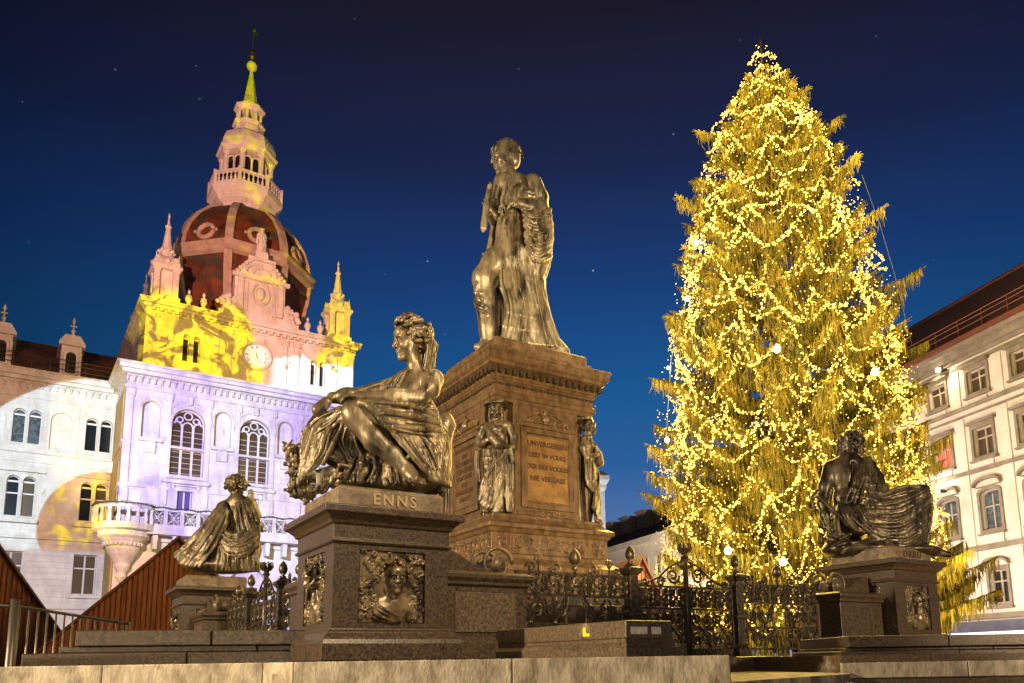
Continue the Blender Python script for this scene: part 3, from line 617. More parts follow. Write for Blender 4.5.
S.sh([[(224, 503, -3), (212, 522, -10), (197, 542, -14), (179, 556, -10)], [(229, 506, -8), (219, 530, -17), (206, 550, -20), (190, 566, -16)], [(234, 515, -12), (230, 536, -20), (222, 553, -22), (208, 569, -20)]], 15, 1.9, seed=41, wob=.5)
S.sh([[(219, 512, -8), (232, 534, -17), (250, 537, -17), (262, 526, -10)], [(221, 520, -12), (234, 545, -20), (251, 548, -20), (263, 536, -12)], [(222, 532, -15), (235, 557, -21), (252, 559, -21), (263, 548, -13)]], 12, 1.9, seed=42, wob=.5)
S.sh([[(228, 550, -20), (226, 562, -20), (224, 572, -18)], [(245, 552, -20), (246, 563, -20), (248, 572, -18)], [(260, 545, -12), (262, 560, -14), (263, 572, -12)]], 12, 1.8, seed=43)
S.sh([[(253, 503, -4), (260, 518, -8), (265, 532, -8)], [(247, 503, -8), (252, 520, -13), (257, 535, -14)], [(240, 506, -9), (243, 520, -13), (246, 534, -17)]], 9, 1.8, seed=44)
S.out('figure', M['bronze'], rt)

# ---- robed women standing at the corners of the pedestal (modelled once in centimetres)
def caryatid_mesh():
    S = Sculpt((-34, -26, -3), (34, 24, 184), .85)
    S.ell((0, 2, 55), (17, 11, 62), 5); S.ell((-1, 0, 100), (15, 11, 16), 6); S.ell((0, 0, 128), (14, 10, 18), 6)
    S.tube([(-16, 0, 141, 6), (0, 1, 145, 7), (16, 0, 141, 6)], 5); S.tube([(0, 0, 143, 6), (0, -2, 156, 5)], 4)
    S.ell((-6.5, -9, 132), (6, 5, 6), 3); S.ell((6.5, -9, 132), (6, 5, 6), 3)
    head(S, (0, -4, 163), 25, (.05, -1, -.12), (0, 0, 1), 'long', 2)
    S.tube([(-18, 0, 139, 6), (-24, 2, 122, 5.4), (-24, -4, 106, 4.8)], 3); S.tube([(-24, -4, 106, 4.8), (-14, -14, 112, 4)], 3); hand(S, (-14, -14, 112), (.8, -.3, .35), (0, 1, 0), 14, .5)
    S.tube([(18, 0, 139, 6), (24, 1, 122, 5.4), (24, -3, 104, 4.8)], 3); S.tube([(24, -3, 104, 4.8), (12, -15, 103, 4)], 3); hand(S, (12, -15, 103), (-.9, -.2, .1), (0, .3, 1), 14, .5)
    S.tube([(-6, -15, 128, 3), (0, -17, 116, 6), (8, -17, 106, 7), (16, -14, 106, 3)], 3)          # scroll of cloth held across the body
    S.sheet([[(-26, -2, 112), (-30, -2, 90), (-27, -3, 60)], [(-20, -8, 104), (-22, -9, 80), (-20, -10, 50)]], 6, 2.2, seed=3, wob=.5)
    S.sheet([[(22, -6, 100), (25, -5, 70), (24, -6, 30), (24, -6, 2)], [(15, -11, 100), (17, -11, 70), (17, -12, 30), (18, -12, 2)]], 6, 2.4, seed=4, wob=.7)
    S.sheet([[(16, -9, 104), (0, -13, 84), (-14, -13, 58), (-22, -10, 22)], [(18, -9, 92), (6, -14, 64), (-6, -15, 34), (-16, -13, 12)], [(19, -9, 76), (12, -13, 48), (4, -15, 22), (-3, -15, 6)]], 13, 2.2, seed=5, wob=.6)
    S.sheet([[(-16, -9, 102), (-13, -12, 70), (-12, -13, 40), (-14, -12, 2)], [(0, -12, 100), (0, -13, 70), (-1, -14, 40), (-4, -13, 2)], [(15, -9, 100), (13, -12, 70), (11, -13, 40), (10, -13, 2)]], 13, 2.0, seed=6, wob=.5)
    S.sheet([[(-12, -8, 142), (-4, -12, 128), (8, -11, 112)], [(-4, -7, 144), (4, -12, 132), (14, -9, 118)]], 5, 1.8, seed=7)
    S.tube([(-8, -14, 3, 4), (-9, -19, 2, 3)], 2); S.tube([(10, -14, 3, 4), (12, -18, 2, 3)], 2)
    S.sheet([[(-14, 10, 150), (-20, 12, 90), (-20, 10, 2)], [(14, 10, 150), (20, 12, 90), (20, 10, 2)]], 9, 3, seed=8)
    S.ell((19, -8, 28), (7, 6, 8), 3); S.box((-13, -10, 176), (13, 14, 181), 1)
    return S.mesh(0)
CV, CF = caryatid_mesh(); CV = CV*np.array([.0122, .0115, .0106])
def caryatid(label, u, v, rz, z=3.60, grp='robed women at the corners of the pedestal'):
    rt = thing('robed_statue', label, 'statue', G(u, v, z), FY+rz, grp)
    if caryatid.me is None: caryatid.me = mesh_obj('figure', CV, CF, M['bronze'], rt, smooth=True)
    else:
        c = caryatid.me.copy(); COL.objects.link(c); c.parent = rt
    return rt
caryatid.me = None
CW = .93
caryatid('robed bronze woman standing in the niche at the front corner of the pedestal', -CW, -CW, -PI/4)
caryatid('robed bronze woman at the right corner of the pedestal, against the sky', CW, -CW, PI/4)
caryatid('robed bronze woman at the left pedestal corner, half hidden behind the curly haired statue', -CW, CW, -3*PI/4)
# reliefs
def relief(kind, w, h):
    S = Sculpt((-w/2-1, -18, -1), (w/2+1, 4, h+1), .75); rg = np.random.default_rng(len(kind))
    S.box((-w/2, 0, 0), (w/2, 3, h), 1)
    if kind == 'woman':
        head(S, (2, -1.5, h*.61), h*.46, (-.10, -1, -.06), (0, 0, 1), 'curly', 5)
        S.tube([(2, 1, h*.42, 5.5), (2, 0, h*.30, 6)], 3); S.ell((2, 2, h*.16), (21, 7, 13), 4)
        S.sheet([[(-16, -3, h*.24), (-4, -6, h*.14), (8, -5, 3)], [(-18, -2, h*.12), (-8, -4, 4), (2, -3, 1)]], 5, 1.5, seed=2)
    else:
        head(S, (-2, -1, h*.62), h*.42, (-.75, -.66, -.1), (0, 0, 1), 'curly', 6, beard=True)
        S.tube([(0, 1, h*.42, 5.5), (4, 0, h*.28, 6)], 3); S.ell((2, 2, h*.14), (16, 7, 12), 4)
    for i in range(150):
        x = rg.uniform(-w/2+2, w/2-2); z = rg.uniform(2, h-2)
        if (abs(x-2)/(w*.30))**2+(abs(z-h*.5)/(h*.46))**2 < 1: continue
        a = rg.uniform(0, 6.28); S.tube([(x+3*math.cos(a+t)*(1-t/7), -1.2, z+3*math.sin(a+t)*(1-t/7), 1.3-.1*t) for t in np.linspace(0, 4.5, 6)], .6)
    V, F = S.mesh(0); return V*.01, F
RW = relief('woman', 64, 70); RB = relief('bearded', 64, 70)
# ================================================================ fountain architecture
M['name_stone'] = mat('worn name block stone', (.09, .062, .035), (.24, .175, .10), 8, .5, 0, .2, 40, c3=(.34, .27, .18), s3=2.5, c3lo=.6)
def FW(u, v): return G(u, v, 0)
def gthing(name, label, cat, u, v, z, rz=0, group=None): return thing(name, label, cat, G(u, v, z), FY+rz, group)
# terrace and ground (structure)
g = MB(); g.add([(-400, -60, 0), (400, -60, 0), (400, 600, 0), (-400, 600, 0)], [(0, 1, 2, 3)])
tag(g.build('ground', M['ground']), kind='structure')
def gp(u, v): q = G(u, v); return (q[0], q[1])
# terrace: raised platform; front edge follows the pale kerb, with the entrance bay in front of the gate
def wx(px, Y): return ((px-CXP)/790.0*Y, Y)
TER = [wx(-60, 6.3), wx(262, 6.3), wx(292, 6.02), wx(726, 6.02), wx(726, 6.5), gp(-.98, -4.5), gp(.98, -4.5), wx(838, 8.6), wx(1090, 8.6), (14, 30), (-14, 30), (-14, 7)]
t = MB(); t.prismz(TER, .0, 1.245); tag(t.build('terrace', M['granite2']), kind='structure')
t = MB(); t.prismz([wx(722, 6.02), wx(846, 8.0), wx(846, 9.2), gp(.98, -4.51), gp(-.98, -4.51), wx(722, 6.4)], 0.002, 1.06); tag(t.build('entrance_step', M['curb']), kind='structure')
t = MB(); t.prismz([wx(716, 5.6), wx(860, 6.9), wx(846, 8.0), wx(722, 6.02)], 0.001, .98); tag(t.build('lower_step', M['curb']), kind='structure')
def kerb(label, pts, z0, z1, th=.28, name='kerb_stone'):
    """pale edge stones in front of the terrace, one block per stone"""
    for i, ((xa, ya), (xb, yb)) in enumerate(zip(pts[:-1], pts[1:])):
        d = np.array([xb-xa, yb-ya]); L = np.linalg.norm(d); d /= L; n = np.array([d[1], -d[0]])
        k = max(1, round(L/1.5))
        for j in range(k):
            a = np.array([xa, ya])+d*(L*j/k+.004); b = np.array([xa, ya])+d*(L*(j+1)/k-.004)
            m_ = MB(); m_.prismz([tuple(a+n*.01), tuple(b+n*.01), tuple(b-n*-th*0+n*-th), tuple(a-n*th)], z0, z1)
            o = m_.build(name, M['curb'], None, bevel=.008)
            kind = label[min(i, len(label)-1)]
            tag(o, kind, 'kerb stone', 'pale kerb stones along the terrace edge')
kerb(['pale kerb stones at the left, below the dark steps', 'short angled pale kerb stone below the left end of the big plinth', 'pale kerb stone below the ENNS plinth and the low dark wall'],
     [wx(-60, 6.28), wx(262, 6.28), wx(292, 6.0), wx(728, 6.0)], 1.0, 1.262, .3)
kerb(['pale kerb stone at the right below the DRAU plinth steps'], [wx(838, 8.58), wx(1090, 8.58)], 1.0, 1.165, .3)
p_ = MB(); p_.box(-.055, .055, -.02, .02, -.045, .045); o = p_.build('step_plate', M['curb'], None, bevel=.008, loc=(*wx(278, 6.10), 1.13)); tag(o, 'small raised square plate on the pale kerb stone, left of the ENNS plinth', 'plate')

# long dark stone steps left and right
def stone_steps(label, pA, pB, levels, mt='granite'):
    """levels: (setback, z0, z1); pA,pB front line"""
    a = np.array(pA); b = np.array(pB); d = b-a; L = np.linalg.norm(d); d /= L
    rt = thing('stone_bench', label, 'stone step', (a[0], a[1], levels[0][1]), math.atan2(d[1], d[0]))
    for s_, z0, z1, dep, e0 in levels:
        m_ = MB(); x = e0; q = 0
        while x < L-.01:
            w = min((1.35, 1.7, 1.15, 1.55)[(q+len(rt.children)) % 4], L-x); m_.box(x+.004, x+w-.004, s_+.006*((q*7) % 3), dep, z0-levels[0][1], z1-levels[0][1]-.004*(q % 2)); x += w; q += 1
        m_.build('stone_course', M[mt], rt, bevel=.010)
    return rt
stone_steps('long low dark granite step block at the left behind the kerb', wx(18, 7.0), wx(330, 7.75), [(0, 1.245, 1.375, 1.6, 0), (.09, 1.376, 1.435, 1.6, .26), (.04, 1.436, 1.58, 1.6, .40)])
stone_steps('low dark granite step block at the right below the DRAU plinth', wx(838, 8.9), wx(1100, 8.9), [(0, 1.166, 1.29, 1.8, 0), (.12, 1.291, 1.33, 1.8, .1), (.06, 1.331, 1.46, 1.8, .12)])
# low wall beside the entrance with paper notices
c0 = np.array(wx(625, 6.42))
rt = thing('low_wall', 'low dark stone wall left of the gate with grey paper notices and a yellow sticker', 'wall', (c0[0], c0[1], 1.245), FY)
m_ = MB(); m_.box(0, .50, 0, 2.6, .165, .315); m_.build('wall_top', M['granite2'], rt, bevel=.012)
m_ = MB(); m_.box(-.0, .54, 0.01, 2.6, .13, .164); m_.mold(.27, 1.3, .27, 1.3, [(.0, .0), (.03, .0), (.03, .09), (.0, .125), (0, .1285)]); m_.box(.57, .68, .02, 2.4, 0, .12); m_.build('wall_base', M['granite2'], rt, bevel=.008)
for (a, b) in ((.045, .22), (.27, .37)):
    m_ = MB(); m_.box(a, b, -.006, -.001, .20, .262); m_.build('paper_notice', M['paper'], rt)
m_ = MB(); m_.box(-.006, -.001, .50, .60, .20, .225); m_.box(-.006, -.001, .555, .60, .225, .275); m_.build('yellow_sticker', M['yellow_label'], rt)

# corner plinths
def plinth(label, u, v, word, rel, rz=0, side_rel=None, letters='letter_light'):
    rt = gthing('stone_plinth', label, 'plinth', u, v, ZT, rz, 'four corner plinths of the fountain')
    g = M['granite']
    m_ = MB(); m_.mold(0, 0, .60, .60, [(.10, 0), (.10, .15), (.085, .19), (.045, .235), (.03, .25), (.03, .285), (0, .29)]); m_.build('base', g, rt, bevel=.006)
    # shaft with recessed relief fields on the two visible faces
    m_ = MB(); s_ = .575; r_ = .33; dd = .05; z0, z1, za, zb = .2905, 1.07, .34, 1.02
    for k in range(4):
        ca, sa = math.cos(k*PI/2), math.sin(k*PI/2)
        rot = lambda x, y: (x*ca-y*sa, x*sa+y*ca)
        def quad(P): m_.add([(*rot(x, y), z) for x, y, z in P], [tuple(range(len(P)))])
        quad([(-s_, -s_, z0), (-r_, -s_, z0), (-r_, -s_, z1), (-s_, -s_, z1)]); quad([(r_, -s_, z0), (s_, -s_, z0), (s_, -s_, z1), (r_, -s_, z1)])
        quad([(-r_, -s_, z0), (r_, -s_, z0), (r_, -s_, za), (-r_, -s_, za)]); quad([(-r_, -s_, zb), (r_, -s_, zb), (r_, -s_, z1), (-r_, -s_, z1)])
        b_ = -s_+dd
        quad([(-r_, b_, za), (r_, b_, za), (r_, b_, zb), (-r_, b_, zb)]); quad([(-r_, -s_, za), (-r_, b_, za), (-r_, b_, zb), (-r_, -s_, zb)])
        quad([(r_, b_, za), (r_, -s_, za), (r_, -s_, zb), (r_, b_, zb)]); quad([(-r_, -s_, za), (r_, -s_, za), (r_, b_, za), (-r_, b_, za)]); quad([(-r_, b_, zb), (r_, b_, zb), (r_, -s_, zb), (-r_, -s_, zb)])
    m_.build('shaft', g, rt)
    m_ = MB(); m_.mold(0, 0, .575, .575, [(.015, 1.0705), (.03, 1.085), (.03, 1.10), (.008, 1.115), (.008, 1.245), (.03, 1.255), (.045, 1.285), (.085, 1.325), (.125, 1.345), (.125, 1.405), (.115, 1.415)]); m_.build('cornice', g, rt, bevel=.004)
    m_ = MB(); m_.mold(0, 0, .54, .54, [(0, 1.4155), (0, 1.60), (-.03, 1.63)]); npl = m_.build('name_block', M['name_stone'], rt, bevel=.008)
    if word: text_obj('lettering', word, .155, .006, M[letters], npl, (.02, -.545, 1.513), (PI/2, 0, 0), spacing=1.25, bold=.003)
    for fc, rr in ((0, rel), (3, side_rel)):
        if rr is None: continue
        V, F = rr; a = fc*PI/2; V2 = V*np.array([1, 1, .97])+np.array([0, -.575+.02, .342]); c, s__ = math.cos(a), math.sin(a)
        V3_ = np.stack([V2[:, 0]*c-V2[:, 1]*s__, V2[:, 0]*s__+V2[:, 1]*c, V2[:, 2]], 1)
        mesh_obj('relief_panel', V3_, F, M['relief'], rt, True)
    return rt
plinth('large dark granite plinth lettered ENNS with a relief of a woman\'s face', -PO, -PO, 'ENNS', RW, 0, RB)
plinth('dark granite plinth lettered DRAU in front of the lit Christmas tree', PO, -PO, 'DRAU', RB, 0, RW, 'letter')
plinth('dark granite plinth at the far left in front of a wooden hut', -PO, PO, None, RW, 0, RB)

# buttress blocks beside the plinths with a scroll on top
def buttress(label, u, v, rz):
    rt = gthing('stone_buttress', label, 'stone block', u, v, ZT, rz, 'stone blocks with scrolls beside the plinths')
    m_ = MB(); m_.mold(0, 0, .50, .36, [(.05, 0), (.05, .16), (.02, .20), (0, .21), (0, .74), (.03, .76), (.03, .79), (.06, .83), (.06, .87), (.0, .90)]); m_.build('block', M['granite'], rt, bevel=.005)
    m_ = MB(); m_.box(-.36, .36, -.372, -.3605, .27, .68); m_.build('face_panel', M['granite2'], rt, bevel=.004)
    m_ = MB()   # rolled volute descending from the plinth
    prof = [(-.50, .901), (-.50, 1.16), (-.38, 1.17), (-.22, 1.10), (-.05, 1.01), (.10, .965), (.20, .97), (.20, .901)]
    m_.prism(prof, -.17, .17); m_.build('bracket', M['granite'], rt, bevel=.01)
    m_ = MB()
    for y in (-.19, .12):
        m_.tube([(.25+(.115-.014*t)*math.cos(t), y+.035, 1.01+(.115-.014*t)*math.sin(t)) for t in np.linspace(2.6, -6.2, 30)], [.022]*30, 6)
    m_.tube([(.25, -.19, 1.01), (.25, .19, 1.01)], .085, 14); m_.build('volute', M['granite2'], rt, smooth=True)
    return rt
buttress('stone block with a carved scroll joined to the right side of the ENNS plinth', -PO+1.12, -PO, 0)
buttress('stone block with a carved scroll joined to the left side of the DRAU plinth', PO-1.12, -PO, PI)
buttress('stone block with a carved scroll beside the far left plinth', -PO, PO-1.12, -PI/2)
buttress('stone block with a carved scroll behind the ENNS plinth', -PO, -PO+1.12, PI/2)

# ironwork
def spiral(cx, cz, r, a0, turns, sgn=1, n=16):
    return [(cx+r*(1-.82*t)*math.cos(a0+sgn*turns*2*PI*t), 0, cz+r*(1-.82*t)*math.sin(a0+sgn*turns*2*PI*t)) for t in np.linspace(0, 1, n)]
def scrollwork(x0, x1, z0, z1, nx, nz):
    m_ = MB(); w = (x1-x0)/nx; h = (z1-z0)/nz
    for i in range(nx):
        for j in range(nz):
            cx = x0+w*(i+.5); cz = z0+h*(j+.5); r = min(w*.25, h*.30)*.98
            for sx in (-1, 1):
                for sz in (-1, 1):
                    c = (cx+sx*w*.25, cz+sz*h*.24)
                    m_.tube(spiral(c[0], c[1], r, PI/2 if sz < 0 else -PI/2, 1.35, sx*sz), [.019]*16, 5)
                    m_.sphere((c[0], 0, c[1]), .018, 6, 4)
            m_.tube([(cx-w*.42, 0, cz-h*.46), (cx-w*.10, 0, cz-h*.08), (cx, 0, cz), (cx+w*.10, 0, cz+h*.08), (cx+w*.42, 0, cz+h*.46)], .014, 5)
            m_.tube([(cx+w*.42, 0, cz-h*.46), (cx+w*.10, 0, cz-h*.08), (cx, 0, cz), (cx-w*.10, 0, cz+h*.08), (cx-w*.42, 0, cz+h*.46)], .014, 5)
            m_.sphere((cx, 0, cz), .03, 8, 6)
            for sx in (-1, 1):
                m_.tube([(cx+sx*w*.02, 0, cz+h*.40), (cx+sx*w*.06, 0, cz+h*.44), (cx+sx*w*.02, 0, cz+h*.49)], [.01, .014, .004], 5)
    return m_
def finial(m_, x, z, s_=1.0):
    m_.lathe(x, 0, [(.010*s_, z), (.012*s_, z+.05*s_), (.035*s_, z+.07*s_), (.014*s_, z+.085*s_), (.014*s_, z+.10*s_), (.045*s_, z+.125*s_), (.055*s_, z+.16*s_), (.045*s_, z+.20*s_), (.016*s_, z+.235*s_), (.002, z+.25*s_)], 9)
def fleur(m_, x, z, s_=1.0):
    m_.tube([(x, 0, z), (x, 0, z+.17*s_)], [.012, .006], 5); m_.sphere((x, 0, z+.09*s_), .02*s_, 6, 4)
    for sx in (-1, 1): m_.tube([(x, 0, z+.09*s_), (x+sx*.045*s_, 0, z+.12*s_), (x+sx*.03*s_, 0, z+.15*s_)], .008, 5)
def fence_panel(label, u, v, rz, w):
    rt = gthing('iron_fence_panel', label, 'fence panel', u, v, ZT+.02, rz, 'wrought iron fence panels between the plinths')
    m_ = MB()
    for z in (.06, .35, .70, .95): m_.box(-w/2, w/2, -.014, .014, z-.014, z+.014)
    for x in (-w/2+.02, -.13, .13, w/2-.02): m_.box(x-.012, x+.012, -.012, .012, 0, .95)
    m_.build('rails', M['iron'], rt)
    m_ = scrollwork(-w/2+.03, -.13, .07, .69, 2, 1); m2 = scrollwork(.13, w/2-.03, .07, .69, 2, 1); m_.add(m2.v, m2.f)
    m2 = scrollwork(-w/2+.03, w/2-.03, .70, .95, 5, 1); m_.add(m2.v, m2.f)
    for sx in (-1, 1):
        m_.tube([(sx*.13, 0, .1), (sx*.14, 0, .5), (sx*.10, 0, .72), (0, 0, .90)], .014, 6)
        m_.tube(spiral(sx*.28, 1.02, .09, PI if sx < 0 else 0, 1.3, -sx), [.019]*16, 5); m_.tube(spiral(sx*.62, 1.01, .07, PI, 1.3, sx), [.015]*16, 5)
    m_.build('scrollwork', M['iron'], rt)
    m_ = MB(); finial(m_, 0, .93, 1.35); m_.build('pine_cone_finial', M['iron'], rt, smooth=True)
    for x in (-w*.31, w*.31):
        m_ = MB(); fleur(m_, x, .95, 1.3); m_.build('leaf_finial', M['iron'], rt)
    return rt
def iron_pier(label, u, v, rz=0):
    rt = gthing('iron_pier', label, 'fence pier', u, v, ZT-.02, rz, 'iron piers topped with pine cones')
    m_ = MB(); m_.mold(0, 0, .065, .065, [(.05, 0), (.05, .10), (.02, .14), (0, .16), (0, .50), (.02, .52), (.02, .56), (0, .58), (0, 1.02), (.02, 1.04), (.045, 1.08), (.045, 1.11), (0, 1.13), (-.02, 1.16)])
    m_.build('post', M['iron'], rt, bevel=.004)
    m_ = MB(); m_.lathe(0, 0, [(.03, 1.155), (.05, 1.18), (.02, 1.20), (.05, 1.235), (.062, 1.28), (.05, 1.34), (.02, 1.38), (.002, 1.40)], 10); m_.build('pine_cone', M['iron'], rt, smooth=True)
    return rt
for lab, u0 in (('black iron fence panel between the ENNS plinth and the gate', -1), ('black iron fence panel between the gate and the DRAU plinth', 1)):
    fence_panel(lab, u0*1.78, -PO, 0, 1.66)
for lab, v0 in (('black iron fence panel at the left, nearer to the ENNS plinth', -1), ('black iron fence panel at the left, next to the far left plinth', 1)):
    fence_panel(lab, -PO, v0*1.78, -PI/2, 1.66)
iron_pier('black iron pier with a pine cone left of the gate', -.93, -PO); iron_pier('black iron pier with a pine cone right of the gate', .93, -PO)
iron_pier('iron pier with a pine cone, right one in the left fence', -PO, -.93); iron_pier('iron pier with a pine cone, left one in the left fence', -PO, .93)
def gate(label, u, v, rz):
    rt = gthing('iron_gate', label, 'gate', u, v, ZT-.10, rz)
    for sx in (-1, 1):
        m_ = MB(); a, b = (.04, .84) if sx > 0 else (-.84, -.04)
        for z in (.05, .17, .70, .98): m_.box(a, b, -.013, .013, z-.013, z+.013)
        for x in (a+.012, b-.012): m_.box(x-.012, x+.012, -.012, .012, 0.02, .98)
        lf = m_.build('gate_leaf', M['iron'], rt)
        m_ = scrollwork(a+.02, b-.02, .18, .70, 2, 1); m2 = scrollwork(a+.02, b-.02, .71, .97, 3, 1); m_.add(m2.v, m2.f); m2 = scrollwork(a+.02, b-.02, .055, .165, 6, 1); m_.add(m2.v, m2.f)
        # arch of scrolls rising to the middle post
        m_.tube([(sx*.82, 0, .99), (sx*.66, 0, 1.03), (sx*.46, 0, 1.10), (sx*.28, 0, 1.24), (sx*.16, 0, 1.30), (sx*.05, 0, 1.24)], .015, 6)
        m_.tube(spiral(sx*.22, 1.13, .11, 0, 1.6, sx), [.018]*16, 6); m_.tube(spiral(sx*.43, 1.04, .07, 0, 1.5, -sx), [.017]*16, 6); m_.tube(spiral(sx*.70, 1.03, .06, 0, 1.4, sx), [.019]*16, 5)
        m_.build('scrollwork', M['iron'], lf)
    m_ = MB(); m_.tube([(0, 0, -.02), (0, 0, 1.36)], .036, 12); m_.lathe(0, 0, [(.05, .0), (.05, .06), (.037, .08)], 12); m_.build('middle_post', M['iron'], rt, smooth=True)
    m_ = MB(); m_.lathe(0, 0, [(.03, 1.355), (.06, 1.38), (.035, 1.41), (.045, 1.44), (.09, 1.50), (.075, 1.51), (.02, 1.47)], 10)
    for i in range(8):
        a = i*PI/4; m_.tube([(.045*math.cos(a), .045*math.sin(a), 1.44), (.085*math.cos(a), .085*math.sin(a), 1.50), (.075*math.cos(a), .075*math.sin(a), 1.56), (.05*math.cos(a), .05*math.sin(a), 1.55)], [.018, .02, .014, .006], 5)
    for sx in (-1, 1): m_.tube(spiral(sx*.07, 1.30, .06, PI/2, 1.2, sx), [.019]*16, 5)
    m_.build('crown', M['iron'], rt)
    return rt
gate('ornate black iron gate with a crowned middle post, in front of the pedestal', 0, -PO, 0)
gate('ornate black iron gate in the left fence, seen edge on beside the ENNS plinth', -PO, 0, -PI/2)

# central pedestal
rt = gthing('central_pedestal', 'tall square brown stone pedestal with inscription plates and a heavy toothed cornice', 'pedestal', 0, 0, ZT)
z = lambda q: q-ZT
m_ = MB(); m_.mold(0, 0, 1.15, 1.15, [(1.6, 0), (1.6, .22), (1.25, .221), (1.25, .50), (.95, .501), (.95, .80), (.68, .801), (.68, z(2.25)), (.64, z(2.30)), (.50, z(2.31)), (.50, z(2.42)), (.42, z(2.50))]); m_.build('stepped_foot', M['granite'], rt, bevel=.01)
m_ = MB(); m_.mold(0, 0, 1.15, 1.15, [(.40, z(2.501)), (.40, z(2.58)), (.32, z(2.63)), (.22, z(2.66)), (.22, z(2.74)), (.12, z(2.80)), (.06, z(2.86)), (.06, z(2.92)), (0, z(2.95)), (0, z(3.27)), (.03, z(3.29)), (.06, z(3.34)), (.10, z(3.36)), (.10, z(3.42)), (0, z(3.47)), (-.05, z(3.55)), (-.05, z(3.60))]); m_.build('plinth', M['sand'], rt, bevel=.006)
def frieze_scrolls(name, hw, off, z0, z1, parent, mt):
    hh = (z1-z0)/2; cz = (z0+z1)/2
    for k in range(4):
        m_ = MB()
        ca, sa = math.cos(k*PI/2), math.sin(k*PI/2); n = 7
        for i in range(n):
            x = -hw+2*hw*(i+.5)/n; sg = 1 if i % 2 else -1
            P = [(x+hh*.72*(1-.8*t)*math.cos(sg*(1.6+7.5*t)), -off, cz+hh*.72*(1-.8*t)*math.sin(sg*(1.6+7.5*t))) for t in np.linspace(0, 1, 14)]
            m_.tube([(a*ca-b*sa, a*sa+b*ca, c) for a, b, c in P], [.022-.012*j/13 for j in range(14)], 5)
            for q in range(3):
                b_ = (x+hw/n*(.6 if q else -.6)+.02*q, -off, cz+hh*(.5 if q == 1 else -.5)*sg)
                m_.sphere((b_[0]*ca-b_[1]*sa, b_[0]*sa+b_[1]*ca, b_[2]), .035, 6, 4, .7)
        m_.build(name, mt, parent, smooth=True)
frieze_scrolls('frieze_relief', 1.08, 1.155, z(2.97), z(3.26), rt, M['sand'])
m_ = MB()      # body with chamfered niche corners
hb, cc = 1.02, .36
poly = [(-hb+cc, -hb), (hb-cc, -hb), (hb-cc, -hb+.30), (hb-.30, -hb+cc), (hb, -hb+cc), (hb, hb-cc), (hb-.30, hb-cc), (hb-cc, hb-.30), (hb-cc, hb), (-hb+cc, hb), (-hb+cc, hb-.30), (-hb+.30, hb-cc), (-hb, hb-cc), (-hb, -hb+cc), (-hb+.30, -hb+cc), (-hb+cc, -hb+.30)]

m_.prismz(poly, z(3.6005), z(5.52)); m_.build('body', M['sand'], rt, bevel=.008)
m_ = MB(); m_.mold(0, 0, 1.02, 1.02, [(0.0, z(5.521)), (0.0, z(5.58)), (.03, z(5.60)), (.03, z(5.68)), (.0, z(5.70)), (.0, z(5.86)), (.04, z(5.89)), (.04, z(5.92))]); m_.build('architrave', M['sand'], rt, bevel=.005)
m_ = MB(); m_.mold(0, 0, 1.02, 1.02, [(.05, z(5.921)), (.05, z(6.05)), (.10, z(6.07)), (.17, z(6.10)), (.17, z(6.14)), (.22, z(6.18)), (.22, z(6.27)), (.25, z(6.30)), (.25, z(6.34)), (.10, z(6.40)), (-.05, z(6.42))]); cor = m_.build('cornice', M['sand'], rt, bevel=.005)
m_ = MB()
for k in range(4):
    ca, sa = math.cos(k*PI/2), math.sin(k*PI/2)
    for i in range(17):
        x = -1.09+2.18*i/16; c_ = [(x-.035, -1.155), (x+.035, -1.155), (x+.035, -1.07), (x-.035, -1.07)]
        m_.prismz([(a*ca-b*sa, a*sa+b*ca) for a, b in c_], z(5.97), z(6.066))
        
    m_.build('dentils', M['granite'], cor); m_ = MB()
    for i in range(40):
        x = -1.02+2.04*i/39; c_ = [(x-.014, -1.045), (x+.014, -1.045), (x+.014, -1.02), (x-.014, -1.02)]
        m_.prismz([(a*ca-b*sa, a*sa+b*ca) for a, b in c_], z(5.80), z(5.84))
    m_.build('small_dentils', M['granite'], cor); m_ = MB()
m_ = MB(); m_.mold(0, 0, .95, .95, [(.06, z(6.421)), (.06, z(6.50)), (0, z(6.52)), (0, z(6.66)), (-.03, z(6.695))]); m_.build('top_block', M['sand'], rt, bevel=.01)
lines_r = ['UNVERGESSEN', 'LEBT IM VOLKE', 'DER DES VOLKES', 'NIE VERGASS']
lines_l = ['DEM ANDENKEN', 'DES', 'ERZHERZOGS', 'JOHANN', 'ERRICHTET', 'VOM', 'DANKBAREN', 'LANDE']
def rotk(k, x, y): a = k*PI/2; return (x*math.cos(a)-y*math.sin(a), x*math.sin(a)+y*math.cos(a))
